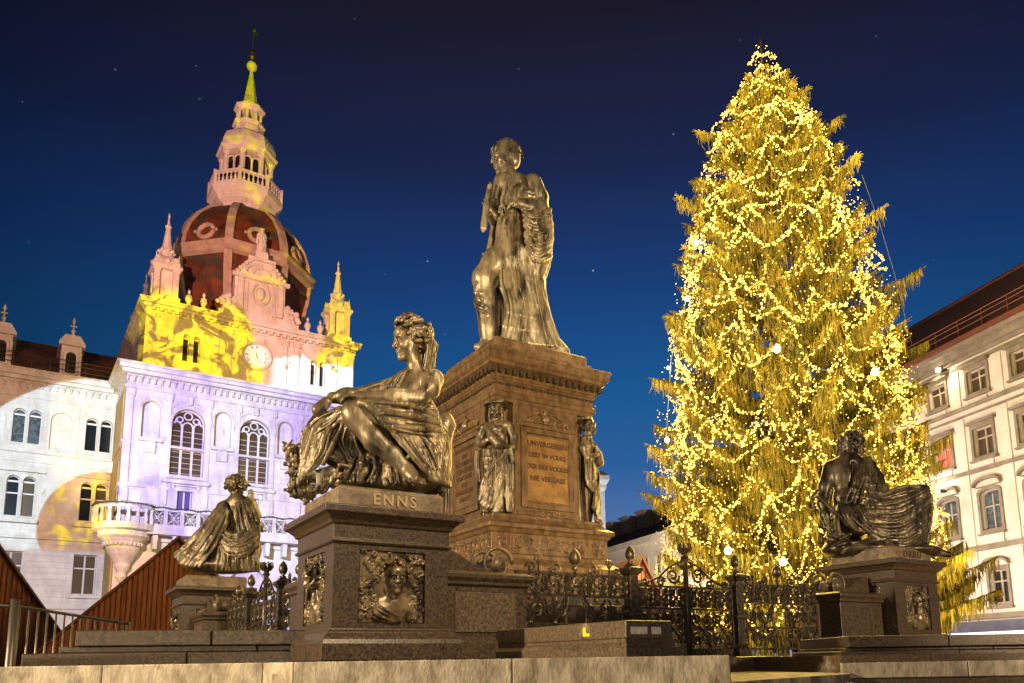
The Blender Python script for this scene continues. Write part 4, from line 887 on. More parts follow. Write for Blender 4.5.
for k, lines, lab in ((0, lines_r, 'bronze coloured inscription plate with four lines'), (3, lines_l, 'paler inscription plate with eight lines'), (1, None, None), (2, None, None)):
    def P3(m_, x0, x1, y0, y1, z0, z1):
        q = [rotk(k, *c_) for c_ in ((x0, y0), (x1, y0), (x1, y1), (x0, y1))]; m_.prismz(q, z0, z1)
    pm = MB(); P3(pm, -.42, .42, -1.045, -1.0205, z(3.84), z(5.02)); pl = pm.build('inscription_plate', M['panel'] if k != 3 else M['sand'], rt, bevel=.004)
    if lab: pl['label'] = lab
    fm = MB()
    for x0, x1, z0, z1 in ((-.53, -.43, 3.74, 5.12), (.43, .53, 3.74, 5.12), (-.43, .43, 3.74, 3.83), (-.43, .43, 5.03, 5.12)): P3(fm, x0, x1, -1.075, -1.0205, z(z0), z(z1))
    for x0, x1, z0, z1 in ((-.44, -.41, 3.85, 5.01), (.41, .44, 3.85, 5.01), (-.41, .41, 3.85, 3.87), (-.41, .41, 4.99, 5.01)): P3(fm, x0, x1, -1.058, -1.046, z(z0), z(z1))
    P3(fm, -.60, .60, -1.06, -1.0205, z(5.14), z(5.18)); P3(fm, -.60, .60, -1.045, -1.0205, z(3.62), z(3.70))
    fm.build('plate_frame', M['sand'], rt, bevel=.005)
    S = Sculpt((-60, -9, -14), (60, 4, 24), 1.3); rg = np.random.default_rng(k+3)
    S.ell((0, -2, 5), (9, 5, 11), 2); S.box((-7, -6, 13), (7, -1, 20), 1); S.ell((0, -5, 4), (5, 4, 7), 1)
    for sx in (-1, 1):
        for j in range(5):
            x = sx*(10+j*9); S.tube([(x+4.5*(1-t/6)*math.cos(sx*t*1.2+1), -2.5, 1-j*.8+4.5*(1-t/6)*math.sin(t*1.2+1), 1.9-.15*t) for t in np.linspace(0, 5, 7)], 1)
            S.tube([(x-4*sx, -2, -5, 2), (x+4*sx, -3, -3+rg.uniform(-2, 5), 1)], 1)
        S.tube([(sx*8, -2, 12, 2.4), (sx*17, -2, 14, 2), (sx*26, -2, 8, 1.4), (sx*42, -2, 4, 1.2)], 1)
    V, F = S.mesh(1); V = V*.01
    for (zz, sc_) in ((5.22, 1.0), (3.655, -.55)):
        W = V*np.array([sc_ if sc_ > 0 else .62, 1, sc_]); 
        if sc_ < 0: Ff = F[:, ::-1]
        else: Ff = F
        W = W+np.array([0, -1.022, z(zz)+(.06 if sc_ > 0 else .02)]); x, y = W[:, 0].copy(), W[:, 1].copy(); a = k*PI/2
        W[:, 0] = x*math.cos(a)-y*math.sin(a); W[:, 1] = x*math.sin(a)+y*math.cos(a)
        mesh_obj('carved_ornament', W, Ff, M['sand'], rt, True)
    if lines:
        n = len(lines); top = 4.86 if n == 4 else 4.90; step = .20 if n == 4 else .128; a = k*PI/2
        for i, tx in enumerate(lines):
            x, y = rotk(k, 0, -1.0475); sz = (.112 if len(tx) > 11 else .122) if n == 4 else (.14 if tx == 'JOHANN' else .10)
            text_obj('lettering', tx, sz, .0035, M['letter'], pl, (x, y, z(top-step*i)), (PI/2, 0, a), spacing=1.0 if len(tx) > 10 else 1.1, bold=.005)
# basin rims between pedestal and fence
# ================================================================ walls with real openings
def arch_pts(uc, zs, r, n=12, kind='round'):
    if kind == 'round': return [(uc-r*math.cos(PI*i/n), zs+r*math.sin(PI*i/n)) for i in range(n+1)]
    return [(uc-r*math.cos(PI*i/n), zs+.36*r*math.sin(PI*i/n)) for i in range(n+1)]
def wall_open(mb, u0, u1, z0, z1, ops, v, depth):
    """ops: (uc, zb, w, h, arch)   wall front at y=v with openings and reveals"""
    us = sorted({u0, u1, *[o[0]-o[2]/2 for o in ops], *[o[0]+o[2]/2 for o in ops]}); zs = sorted({z0, z1, *[o[1] for o in ops], *[o[1]+o[3] for o in ops]})
    us = [x for x in us if u0 <= x <= u1]; zs = [x for x in zs if z0 <= x <= z1]
    for a, b in zip(us[:-1], us[1:]):
        run = None
        for c, d in zip(zs[:-1], zs[1:]):
            um, zm = (a+b)/2, (c+d)/2
            if b-a < 1e-6 or d-c < 1e-6: continue
            if any(abs(um-o[0]) < o[2]/2 and o[1] < zm < o[1]+o[3] for o in ops): continue
            mb.add([(a, v, c), (b, v, c), (b, v, d), (a, v, d)], [(0, 1, 2, 3)])
    for uc, zb, w, h, arch in ops:
        r = w/2; a, b = uc-r, uc+r
        if arch:
            rise = r if arch == 'round' else .36*r
            zs_ = zb+h-rise; P = arch_pts(uc, zs_, r, 12, arch)
            n = len(P); mid = n//2
            L = P[:mid+1]; Rr = P[mid:]
            mb.add([(a, v, zb+h)]+[(x, v, z) for x, z in L], [(0, i+2, i+1) if False else (0, i+1, i+2) for i in range(len(L)-1)])
            mb.add([(b, v, zb+h)]+[(x, v, z) for x, z in Rr], [(0, i+1, i+2) for i in range(len(Rr)-1)])
            ring = [(a, zb), (b, zb)]+P[::-1]
        else: ring = [(a, zb), (b, zb), (b, zb+h), (a, zb+h)]
        m_ = len(ring)
        mb.add([(x, v, z) for x, z in ring]+[(x, v+depth, z) for x, z in ring], [(i, (i+1) % m_, (i+1) % m_+m_, i+m_) for i in range(m_)])
def win_ring(uc, zb, w, h, arch, inset=0):
    r = w/2-inset; a, b = uc-r, uc+r
    if arch:
        rise = r if arch == 'round' else .36*r
        top = zb+h-inset-rise; return [(a, zb+inset), (b, zb+inset)]+arch_pts(uc, top, r, 12, arch)[::-1]
    return [(a, zb+inset), (b, zb+inset), (b, zb+h-inset), (a, zb+h-inset)]
def window(parent, uc, zb, w, h, arch, v, depth, fmat, gmat, cols=2, rows=2, hood=None, trim=None, tw=.14, tp=.06, sill=True, bar=.05, fw=.08, gothic=False):
    """window part: surround (its own mesh) > window_frame, pane"""
    m_ = MB(); o0 = win_ring(uc, zb, w, h, arch, -tw); o1 = win_ring(uc, zb, w, h, arch, 0.0)
    n = len(o0)
    m_.add([(x, v-tp, z) for x, z in o0]+[(x, v-tp, z) for x, z in o1]+[(x, v-.003, z) for x, z in o0]+[(x, v+.05, z) for x, z in o1],
           [(i, (i+1) % n, (i+1) % n+n, i+n) for i in range(n)]+[((i+1) % n, i, i+2*n, (i+1) % n+2*n) for i in range(n)]+[(i+n, (i+1) % n+n, (i+1) % n+3*n, i+3*n) for i in range(n)])
    if sill: m_.box(uc-w/2-tw-.06, uc+w/2+tw+.06, v-.20, v-.004, zb-tw-.10, zb-tw-.002)
    if hood == 'flat': m_.box(uc-w/2-tw-.12, uc+w/2+tw+.12, v-.26, v-.004, zb+h+tw+.10, zb+h+tw+.22); m_.box(uc-w/2-tw, uc+w/2+tw, v-.08, v-.004, zb+h+tw+.005, zb+h+tw+.098)
    if hood == 'arch':
        P = arch_pts(uc, zb+h+tw+.06, w/2+tw+.08, 12, 'seg')
        for (x0, z0), (x1, z1) in zip(P[:-1], P[1:]): m_.prism([(x0, z0), (x1, z1), (x1, z1+.14), (x0, z0+.14)], v-.24, v-.004)
        m_.box(uc-w/2-tw, uc+w/2+tw, v-.08, v-.004, zb+h+tw+.005, zb+h+tw+.055)
    wo = m_.build('window', trim or fmat, parent)
    m_ = MB(); o0 = win_ring(uc, zb, w, h, arch, .004); o1 = win_ring(uc, zb, w, h, arch, fw); y = v+depth-.10
    m_.add([(x, y, z) for x, z in o0]+[(x, y, z) for x, z in o1]+[(x, y+.05, z) for x, z in o1], [(i, (i+1) % n, (i+1) % n+n, i+n) for i in range(n)]+[(i+n, (i+1) % n+n, (i+1) % n+2*n, i+2*n) for i in range(n)])
    ztop = zb+h-(w/2*(1 if arch == 'round' else .36 if arch else 0))
    if gothic:
        w3 = w/3
        for k in (1, 2): m_.box(uc-w/2+k*w3-.07, uc-w/2+k*w3+.07, y-.06, y+.05, zb+.02, ztop+.05)
        zt = zb+(ztop-zb)*.53; m_.box(uc-w/2+.02, uc+w/2-.02, y-.065, y+.05, zt-.11, zt+.11)
        for k in range(3):
            c = uc-w/2+(k+.5)*w3; m_.tube([(c-(w3/2-.04)*math.cos(t), y-.03, ztop-.12+(w3/2-.04)*math.sin(t)) for t in np.linspace(0, PI, 9)], .06, 5)
        for cx_, cz_, r_ in ((uc, ztop+.66, .26), (uc-.52, ztop+.36, .19), (uc+.52, ztop+.36, .19)):
            m_.tube([(cx_+r_*math.cos(t), y-.03, cz_+r_*math.sin(t)) for t in np.linspace(0, 2*PI, 13)], .055, 5)
            if r_ < .2: m_.prism([(cx_+.26*math.copysign(1, cx_-uc), cz_-.30), (cx_+.40*math.copysign(1, cx_-uc), cz_-.28), (cx_+.2*math.copysign(1, cx_-uc), cz_+.22)][::1], y-.02, y+.02)
        for k in range(3):
            for q in range(9): zz = zb+.2+q*(ztop-zb-.3)/9; m_.box(uc-w/2+k*w3+.08, uc-w/2+(k+1)*w3-.08, y-.005, y+.02, zz, zz+.025)
    else:
        for k in range(1, cols): x = uc-w/2+w*k/cols; m_.box(x-bar, x+bar, y-.02, y+.05, zb+.01, ztop+(.6*w/2 if arch == 'round' and cols == 2 else 0)-.01)
        for k in range(1, rows): zz = zb+(ztop-zb)*(k/rows if rows != 2 else .66); m_.box(uc-w/2+.01, uc+w/2-.01, y-.022, y+.048, zz-bar*.9, zz+bar*.9)
        if arch == 'round': m_.box(uc-w/2+.01, uc+w/2-.01, y-.022, y+.048, ztop-bar*1.2, ztop+bar*1.2)
    m_.build('window_frame', fmat, wo)
    m_ = MB(); rg = win_ring(uc, zb, w, h, arch, .01); m_.add([(x, v+depth-.03, z) for x, z in rg], [tuple(range(len(rg)))]); m_.build('pane', gmat, wo)
    return wo

# ================================================================ town hall
_o = at(128, 370, 50); TY = R(35); TO = (_o[0], _o[1])
TH = thing('town_hall', 'ornate white town hall with clock tower and dome, lit by coloured projections', 'building', (TO[0], TO[1], 0), TY)
Wp = M['plaster']
GW = [(3.96, 14.1, 2.15, 4.75, 'round'), (8.4, 14.1, 2.15, 4.75, 'round'), (12.85, 14.1, 2.15, 4.75, 'round')]
NI = [(1.6, 16.5, 1.15, 2.6, 'round'), (6.2, 16.5, 1.15, 2.6, 'round'), (10.6, 16.5, 1.15, 2.6, 'round'), (14.9, 16.5, 1.15, 2.6, 'round')]
MZ = [(3.96, 11.6, .95, 1.5, None), (8.4, 11.6, .95, 1.5, None), (12.85, 11.6, .95, 1.5, None)]
GR = [(3.6, 2.0, 2.4, 5.6, 'round'), (8.4, 2.0, 2.6, 6.0, 'round'), (13.2, 2.0, 2.4, 5.6, 'round')]
m_ = MB(); wall_open(m_, 0, 16, 0, 21.0, GW+NI+MZ+GR, 0, .5)
m_.add([(0, 0, 0), (0, 14, 0), (0, 14, 21), (0, 0, 21)], [(0, 3, 2, 1)]); m_.add([(16, 0, 0), (16, 14, 0), (16, 14, 21), (16, 0, 21)], [(0, 1, 2, 3)]); m_.add([(0, 14, 0), (16, 14, 0), (16, 14, 21), (0, 14, 21)], [(0, 3, 2, 1)])
for uc, zb, w, h, a in NI: rg = win_ring(uc, zb, w, h, a, 0); m_.add([(x, .48, z) for x, z in rg], [tuple(range(len(rg)))])
for uc, zb, w, h, a in GR: rg = win_ring(uc, zb, w, h, a, 0); m_.add([(x, .48, z) for x, z in rg], [tuple(range(len(rg)))])
tw_ = m_.build('tower_wall', Wp, TH)
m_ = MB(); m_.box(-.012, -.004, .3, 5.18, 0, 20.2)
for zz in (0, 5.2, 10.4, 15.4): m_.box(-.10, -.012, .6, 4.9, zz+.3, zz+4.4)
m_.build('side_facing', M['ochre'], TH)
m_ = MB()   # cornices, string courses and pilasters
for a, b, z0, z1, pr in ((0, 16, 20.75, 21.0, .35), (0, 16, 21.0, 21.25, .60), (0, 16, 21.25, 21.42, .75), (0, 16, 19.75, 19.95, .12), (0, 16, 15.95, 16.12, .10), (0, 16, 13.0, 13.2, .10), (0, 16, 9.4, 9.7, .25)):
    m_.box(a-pr, b+pr, -pr, 14.0-.001*pr, z0, z1)
for x in (.28, 2.62, 5.2, 7.16, 9.64, 11.6, 13.98, 15.7):
    m_.box(x-.17, x+.17, -.11, -.004, 10.0, 19.74); m_.box(x-.24, x+.24, -.18, -.112, 19.2, 19.7); m_.box(x-.22, x+.22, -.16, -.112, 12.0, 12.9)
for uc, zb, w, h, a in NI:
    m_.box(uc-.72, uc+.72, -.32, -.004, zb-.32, zb-.14); m_.box(uc-.35, uc+.35, -.24, -.004, zb-1.1, zb-.33)
    P0 = win_ring(uc, zb, w, h, a, -.12); 
    for (x0, z0), (x1, z1) in zip(P0[2:-1], P0[3:]): m_.tube([(x0, -.03, z0), (x1, -.03, z1)], .05, 5)
for uc, zb, w, h, a in GW:
    P0 = arch_pts(uc, zb+h-w/2, w/2+.45, 14)
    m_.tube([(x, -.04, z) for x, z in P0], .07, 6); m_.box(uc-.14, uc+.14, -.25, -.004, zb+h+.28, zb+h+.85)
    m_.box(uc-1.5, uc+1.5, -.30, -.004, zb-.62, zb-.40); m_.box(uc-.9, uc-.7, -.2, -.004, zb-1.0, zb-.63); m_.box(uc+.7, uc+.9, -.2, -.004, zb-1.0, zb-.63)
for i in range(38):
    u = .2+i*.42; m_.tube([(u+.19*math.cos(t), -.16, 20.45+.2*math.sin(t)) for t in np.linspace(0, PI, 6)], .05, 4); m_.box(u-.24, u-.16, -.24, -.004, 20.2, 20.5)
m_.build('tower_cornice', Wp, TH)
for g in GW: window(TH, *g, 0, .45, M['frame_w'], M['glass_warm'], gothic=True, trim=Wp, tw=.16, tp=.10)
for i, g in enumerate(MZ): window(TH, *g, 0, .35, M['frame_w'], M['shutter'], trim=Wp, tw=.12, rows=1, hood='flat')
# upper block with the clock
CK = (8.4, 23.9)
NW = [(3.55, 22.5, .42, 2.0, 'round'), (4.25, 22.5, .42, 2.0, 'round'), (12.65, 22.5, .42, 2.0, 'round'), (13.35, 22.5, .42, 2.0, 'round')]
m_ = MB(); wall_open(m_, .9, 15.9, 21.42, 26.2, NW, .55, .4)
m_.add([(.9, .55, 21.42), (.9, 13.4, 21.42), (.9, 13.4, 26.2), (.9, .55, 26.2)], [(0, 3, 2, 1)]); m_.add([(15.9, .55, 21.42), (15.9, 13.4, 21.42), (15.9, 13.4, 26.2), (15.9, .55, 26.2)], [(0, 1, 2, 3)]); m_.add([(.9, 13.4, 21.42), (15.9, 13.4, 21.42), (15.9, 13.4, 26.2), (.9, 13.4, 26.2)], [(0, 3, 2, 1)])
m_.build('clock_storey_wall', Wp, TH)
m_ = MB()
for z0, z1, pr in ((21.43, 21.75, .12), (25.6, 25.75, .10), (26.0, 26.2, .22), (26.2, 26.42, .42), (26.42, 26.55, .50)): m_.box(.9-pr, 15.9+pr, .55-pr, 13.4+pr*.999, z0, z1)
for x in (1.2, 2.5, 5.5, 6.4, 10.4, 11.3, 14.3, 15.6): m_.box(x-.2, x+.2, .42, .546, 21.76, 25.59); m_.box(x-.28, x+.28, .38, .546, 25.2, 25.59)
for x in (5.95, 10.85): m_.box(x-.35, x+.35, .40, .546, 21.76, 22.2)
for x0, x1 in ((1.55, 2.2), (5.0, 5.2), (11.6, 12.0)): m_.box(x0, x1, .48, .546, 22.3, 25.0)
for i in range(30): u = 1.2+i*.5; m_.box(u, u+.24, .30, .546, 25.78, 25.98)
m_.build('clock_storey_cornice', Wp, TH)
for g in NW: window(TH, *g, .55, .35, M['frame_w'], M['dark'], cols=1, rows=1, trim=Wp, tw=.08, sill=False, fw=.05)
m_ = MB(); m_.tube([(CK[0]+1.0*math.cos(t), .44, CK[1]+1.0*math.sin(t)) for t in np.linspace(0, 2*PI, 33)], .11, 6)
clk = m_.build('clock', M['frame_w'], TH)
m_ = MB(); V = [(CK[0]+.98*math.cos(t), .50, CK[1]+.98*math.sin(t)) for t in np.linspace(0, 2*PI, 33)[:-1]]; m_.add(V, [tuple(range(32))]); m_.build('clock_face', M['white_rough'], clk)
m_ = MB()
for i in range(60):
    a = i*PI/30; r0, r1, w = ((.88, .94, .010)) ; c, s_ = math.sin(a), math.cos(a)
    m_.tube([(CK[0]+r0*c, .485, CK[1]+r0*s_), (CK[0]+r1*c, .485, CK[1]+r1*s_)], w, 4)
NUM = ['XII', 'I', 'II', 'III', 'IIII', 'V', 'VI', 'VII', 'VIII', 'IX', 'X', 'XI']
for k, nm in enumerate(NUM):
    a = k*PI/6; L = len(nm); 
    for j, chh in enumerate(nm):
        off = (j-(L-1)/2)*.085; rr = .72
        cx_ = CK[0]+rr*math.sin(a)+off*math.cos(a); cz_ = CK[1]+rr*math.cos(a)-off*math.sin(a); dx, dz = math.sin(a)*.11, math.cos(a)*.11; px_, pz_ = math.cos(a)*.035, -math.sin(a)*.035
        if chh == 'I': m_.tube([(cx_-dx, .487, cz_-dz), (cx_+dx, .487, cz_+dz)], .016, 4)
        elif chh == 'V': m_.tube([(cx_+dx-px_, .487, cz_+dz-pz_), (cx_-dx, .487, cz_-dz), (cx_+dx+px_, .487, cz_+dz+pz_)], .014, 4)
        else: m_.tube([(cx_+dx-px_, .487, cz_+dz-pz_), (cx_-dx+px_, .487, cz_-dz+pz_)], .014, 4); m_.tube([(cx_+dx+px_, .487, cz_+dz+pz_), (cx_-dx-px_, .487, cz_-dz-pz_)], .014, 4)
m_.build('clock_numerals', M['dark'], clk)
for nm, a, L, w in (('hour_hand', R(345), .42, .030), ('minute_hand', R(150), .72, .022)):
    m_ = MB(); m_.tube([(CK[0]-.12*math.sin(a), .47, CK[1]-.12*math.cos(a)), (CK[0]+L*math.sin(a), .47, CK[1]+L*math.cos(a))], [w, w*.5], 4); m_.build(nm, M['dark'], clk)
# gable over the clock
m_ = MB(); go = .35
def gab(u): return u+8.4
pr = [(-2.75, 26.56), (2.75, 26.56), (2.75, 26.95), (2.45, 27.7), (2.05, 28.1), (1.85, 28.2), (1.85, 29.9), (1.55, 30.0), (1.35, 30.9), (.75, 31.5), (.5, 31.55), (.45, 32.3), (-.45, 32.3), (-.5, 31.55), (-.75, 31.5), (-1.35, 30.9), (-1.55, 30.0), (-1.85, 29.9), (-1.85, 28.2), (-2.05, 28.1), (-2.45, 27.7), (-2.75, 26.95)]
m_.prism([(gab(a), z_) for a, z_ in pr], go, go+.8); gb = m_.build('gable', Wp, TH, bevel=.05)
m_ = MB()
m_.box(gab(-2.1), gab(2.1), go-.25, go-.003, 29.75, 30.05); m_.box(gab(-2.9), gab(2.9), go-.18, go-.003, 26.6, 26.9); m_.box(gab(-1.0), gab(1.0), go-.22, go-.003, 31.35, 31.6)
m_.tube([(gab(.62*math.cos(t)), go-.06, 28.75+.85*math.sin(t)) for t in np.linspace(0, 2*PI, 20)], .11, 6); m_.sphere((gab(0), go-.02, 28.75), .34, 10, 8, 1.6)
for sx in (-1, 1):
    m_.box(gab(sx*1.45)-.2, gab(sx*1.45)+.2, go-.18, go-.003, 27.2, 29.74); m_.box(gab(sx*1.0)-.09, gab(sx*1.0)+.09, go-.12, go-.003, 27.2, 29.74)
    m_.tube([(gab(sx*(2.35+.42*(1-t/8)*math.cos(t))), go-.06, 27.5+.42*(1-t/8)*math.sin(t)) for t in np.linspace(0, 7, 18)], .10, 5)
    for q in range(14):
        a = random.random(); m_.sphere((gab(sx*(2.1+.9*a)), go+random.uniform(-.2, .5), 27.1+1.0*(1-a)+random.uniform(0, .35)), random.uniform(.14, .26), 6, 5)
    for q in range(6): m_.sphere((gab(sx*(.7+.2*q)), go-.05, 31.4-.24*q+random.uniform(0, .1)), .17, 6, 5)
m_.tube([(gab(1.1*math.cos(t)), go-.08, 30.35+.75*math.sin(t)) for t in np.linspace(0, PI, 12)], .10, 6)
for q in range(9): a = PI*q/8; m_.sphere((gab(.62*math.cos(a)), go-.05, 30.4+.42*math.sin(a)), .13, 6, 5)
m_.build('gable_ornament', Wp, gb)
sg = CV[:, :]*1.05; mesh_obj('gable_statue', sg+np.array([8.4, go+.4, 32.3]), CF, Wp, gb, True)
# dome
AX, AYv = 8.4, 7.0; ROT = PI/8
prof = [(4.35, 26.3), (4.6, 27.8), (5.05, 29.8), (5.35, 31.2), (5.45, 32.5)]
up = [(5.4, 33.25), (5.25, 34.4), (4.85, 35.6), (4.2, 36.7), (3.3, 37.65), (2.3, 38.3)]
m_ = MB(); m_.lathe(AX, AYv, prof, 8, ROT); m_.lathe(AX, AYv, up, 8, ROT); dome = m_.build('dome', M['copper'], TH)
m_ = MB(); m_.lathe(AX, AYv, [(5.45, 32.40), (5.8, 32.55), (5.8, 33.0), (5.95, 33.1), (5.95, 33.3), (5.4, 33.42)], 8, ROT)
for i in range(8):
    a = ROT+i*PI/4
    for pf in (prof, up): 
        dn = [(AX+(r+.05)*math.cos(a), AYv+(r+.05)*math.sin(a), z_) for r, z_ in pf]
        rings = []
        tx, ty = -math.sin(a), math.cos(a); rx, ry = math.cos(a), math.sin(a); w = .30
        for x, y, z_ in dn: rings.append([(x-tx*w-rx*.15, y-ty*w-ry*.15, z_), (x-tx*w+rx*.14, y-ty*w+ry*.14, z_), (x+tx*w+rx*.14, y+ty*w+ry*.14, z_), (x+tx*w-rx*.15, y+ty*w-ry*.15, z_)])
        m_.loft(rings)
m_.build('dome_ribs', M['rib'], dome)
for i in range(8):
    a = (i+.5)*PI/4+ROT; rr = 5.12*math.cos(PI/8); c = np.array([AX+rr*math.cos(a), AYv+rr*math.sin(a), 34.35]); tx = np.array([-math.sin(a), math.cos(a), 0]); nr = np.array([math.cos(a)*.97, math.sin(a)*.97, .22]); upv = np.cross(nr, tx); upv /= np.linalg.norm(upv); upv *= np.sign(upv[2])
    m_ = MB(); m_.tube([c+nr*.2+tx*.62*math.cos(t)+upv*.62*math.sin(t) for t in np.linspace(0, 2*PI, 17)], .20, 7)
    m_.tube([c+nr*.25+tx*.8, c+nr*.25+tx*1.0], .13, 5); m_.tube([c+nr*.25-tx*.8, c+nr*.25-tx*1.0], .13, 5)
    oc = m_.build('round_window', M['rib'], dome, smooth=True)
    m_ = MB(); m_.add([c+nr*.1+tx*.55*math.cos(t)+upv*.55*math.sin(t) for t in np.linspace(0, 2*PI, 13)[:-1]], [tuple(range(12))]); m_.build('pane', M['dark'], oc)
# lantern
m_ = MB(); m_.lathe(AX, AYv, [(1.9, 38.1), (2.0, 38.7), (2.5, 38.95), (2.6, 39.25), (3.0, 39.5), (3.05, 39.95), (2.0, 40.0), (1.55, 40.01), (1.5, 41.2)], 8, ROT); lan = m_.build('lantern', Wp, TH, bevel=.02)
m_ = MB(); m_.lathe(AX, AYv, [(2.75, 40.9), (2.98, 40.95), (2.98, 41.12), (2.75, 41.16), (2.75, 40.9)], 8, ROT); m_.lathe(AX, AYv, [(2.78, 40.0), (2.95, 40.0), (2.95, 40.18), (2.78, 40.2)], 8, ROT)
for i in range(8):
    a = ROT+i*PI/4; b = a+PI/4; p0 = np.array([math.cos(a), math.sin(a)])*2.86; p1 = np.array([math.cos(b), math.sin(b)])*2.86
    m_.box(AX+p0[0]-.13, AX+p0[0]+.13, AYv+p0[1]-.13, AYv+p0[1]+.13, 40.0, 41.25)
    for j in range(1, 6): q = p0+(p1-p0)*j/6; m_.lathe(AX+q[0], AYv+q[1], [(.07, 40.19), (.11, 40.4), (.05, 40.7), (.09, 40.9)], 6)
m_.build('balustrade', Wp, lan)
m_ = MB()
for i in range(8):
    a = ROT+i*PI/4; x, y = AX+1.95*math.cos(a), AYv+1.95*math.sin(a); m_.lathe(x, y, [(.30, 40.0), (.30, 41.0), (.22, 41.05), (.22, 43.2), (.30, 43.3), (.30, 43.5)], 8)
    b = a+PI/8; rr = 1.95*math.cos(PI/8); x, y = AX+rr*math.cos(b), AYv+rr*math.sin(b); m_.lathe(x, y, [(.13, 41.0), (.10, 41.1), (.09, 42.6), (.13, 42.7)], 6)
    t_ = np.array([-math.sin(b), math.cos(b), 0])
    for sgn in (-1, 1): m_.tube([np.array([x, y, 42.7])+t_*(sgn*.33-.30*math.cos(t))+np.array([0, 0, .3*math.sin(t)]) for t in np.linspace(0, PI, 8)], .07, 5)
    m_.tube([np.array([x, y, 41.0])-t_*.7, np.array([x, y, 41.0])+t_*.7], .12, 4)
m_.lathe(AX, AYv, [(2.3, 43.4), (2.3, 43.7), (2.5, 43.8), (2.5, 43.95), (2.35, 44.0), (2.3, 44.6), (2.05, 45.3), (1.6, 45.7), (1.35, 45.75), (1.35, 46.0), (1.25, 46.05), (1.2, 46.7), (1.35, 46.75), (1.35, 46.9), (1.05, 46.95), (1.0, 47.1)], 8, ROT); m_.build('belfry', Wp, lan)
m_ = MB(); m_.lathe(AX, AYv, [(1.25, 40.1), (1.25, 43.39)], 8, ROT); m_.build('belfry_shade_core', M['dark'], lan)  # solid core coloured dark for the shade inside the belfry
m_ = MB()
for i in range(8):
    a = ROT+i*PI/4; m_.lathe(AX+.95*math.cos(a), AYv+.95*math.sin(a), [(.12, 47.0), (.12, 48.1)], 6)
m_.lathe(AX, AYv, [(1.0, 48.0), (1.1, 48.1), (1.3, 48.3), (1.3, 48.45), (1.0, 48.6), (.7, 48.8)], 8, ROT); m_.build('upper_lantern', Wp, lan)
m_ = MB(); m_.lathe(AX, AYv, [(.62, 48.79), (.60, 49.1), (.12, 52.3)], 8, ROT); m_.sphere((AX, AYv, 52.75), .45, 12, 8); sp = m_.build('spire', M['goldgreen'], lan)
m_ = MB(); m_.tube([(AX, AYv, 53.1), (AX, AYv, 56.6)], .06, 6); m_.lathe(AX, AYv, [(.05, 53.4), (.28, 53.6), (.32, 54.0), (.18, 54.4), (.05, 54.5)], 8); m_.sphere((AX+.05, AYv, 56.3), .2, 6, 5); m_.box(AX-.02, AX+.35, AYv-.02, AYv+.02, 55.9, 56.2); m_.build('weather_vane', M['metal'], TH)
# corner turrets
def turret(u, v):
    m_ = MB(); m_.mold(u, v, .95, .95, [(0.0, 26.56), (0, 27.1), (-.12, 27.15)])
    for a, b in ((-1, -1), (1, -1), (1, 1), (-1, 1)): m_.mold(u+a*.62, v+b*.62, .2, .2, [(0, 27.1), (0, 29.0), (.06, 29.05), (.06, 29.2)])
    m_.mold(u, v, .5, .5, [(0, 27.1), (0, 29.2)])
    m_.mold(u, v, .85, .85, [(.05, 29.15), (.15, 29.25), (.15, 29.45), (0, 29.5), (-.15, 30.0), (-.45, 30.4)])
    tr = m_.build('turret', Wp, TH, bevel=.03)
    m_ = MB(); m_.lathe(u, v, [(.5, 30.3), (.42, 30.9), (.28, 31.5), (.16, 32.6), (.24, 32.8), (.10, 33.0), (.05, 33.5), (.10, 33.6), (.02, 33.9)], 8)
    for q in range(8):
        a = q*PI/4; m_.sphere((u+.8*math.cos(a), v+.8*math.sin(a), 29.8+.25*(q % 2)), .22, 6, 5); m_.sphere((u+.48*math.cos(a), v+.48*math.sin(a), 30.8), .15, 6, 5)
        if q % 2: m_.lathe(u+.9*math.cos(a)*1.15, v+.9*math.sin(a)*1.15, [(.12, 29.5), (.16, 29.7), (.05, 30.0), (.02, 30.4)], 6)
    m_.build('turret_spire', Wp, tr, smooth=False)
for u, v in ((2.05, 1.55), (14.75, 1.55), (2.05, 12.3), (14.75, 12.3)): turret(u, v)
m_ = MB()
for x in (3.6, 4.6, 12.2, 13.2): m_.lathe(x, .9, [(.2, 26.56), (.2, 26.9), (.12, 27.0), (.26, 27.3), (.2, 27.6), (.05, 27.7), (.12, 27.9), (.02, 28.1)], 8)
m_.build('stone_vases', Wp, TH)
# balcony with garland, round corner bay
def balu(m_, P0, P1, z0, n):
    p0, p1 = np.array(P0), np.array(P1); d = (p1-p0); L = np.linalg.norm(d); d /= L; nn = np.array([d[1], -d[0]])
    def bar(a, b, z0, z1, t): q0, q1 = p0+d*a, p0+d*b; m_.prismz([tuple(q0+nn*t), tuple(q0-nn*t), tuple(q1-nn*t), tuple(q1+nn*t)][::-1], z0, z1)
    bar(0, L, z0, z0+.12, .12); bar(0, L, z0+1.0, z0+1.15, .14)
    for i in range(n+1): a = L*i/n; bar(max(a-.12, 0), min(a+.12, L), z0+.12, z0+1.0, .11)
    for i in range(n):
        c = p0+d*L*(i+.5)/n; w = L/n/2-.2
        for t0 in (0, PI/2):
            m_.tube([(*(c+d*w*.5*math.cos(t)), z0+.56+.30*math.sin(t)) for t in np.linspace(0, 2*PI, 13)], .05, 5)
        m_.tube([(*(c-d*w), z0+.2), (*(c+d*w), z0+.95)], .045, 5); m_.tube([(*(c+d*w), z0+.2), (*(c-d*w), z0+.95)], .045, 5)
m_ = MB(); m_.box(1.6, 15.8, -1.3, -.004, 9.75, 10.3)
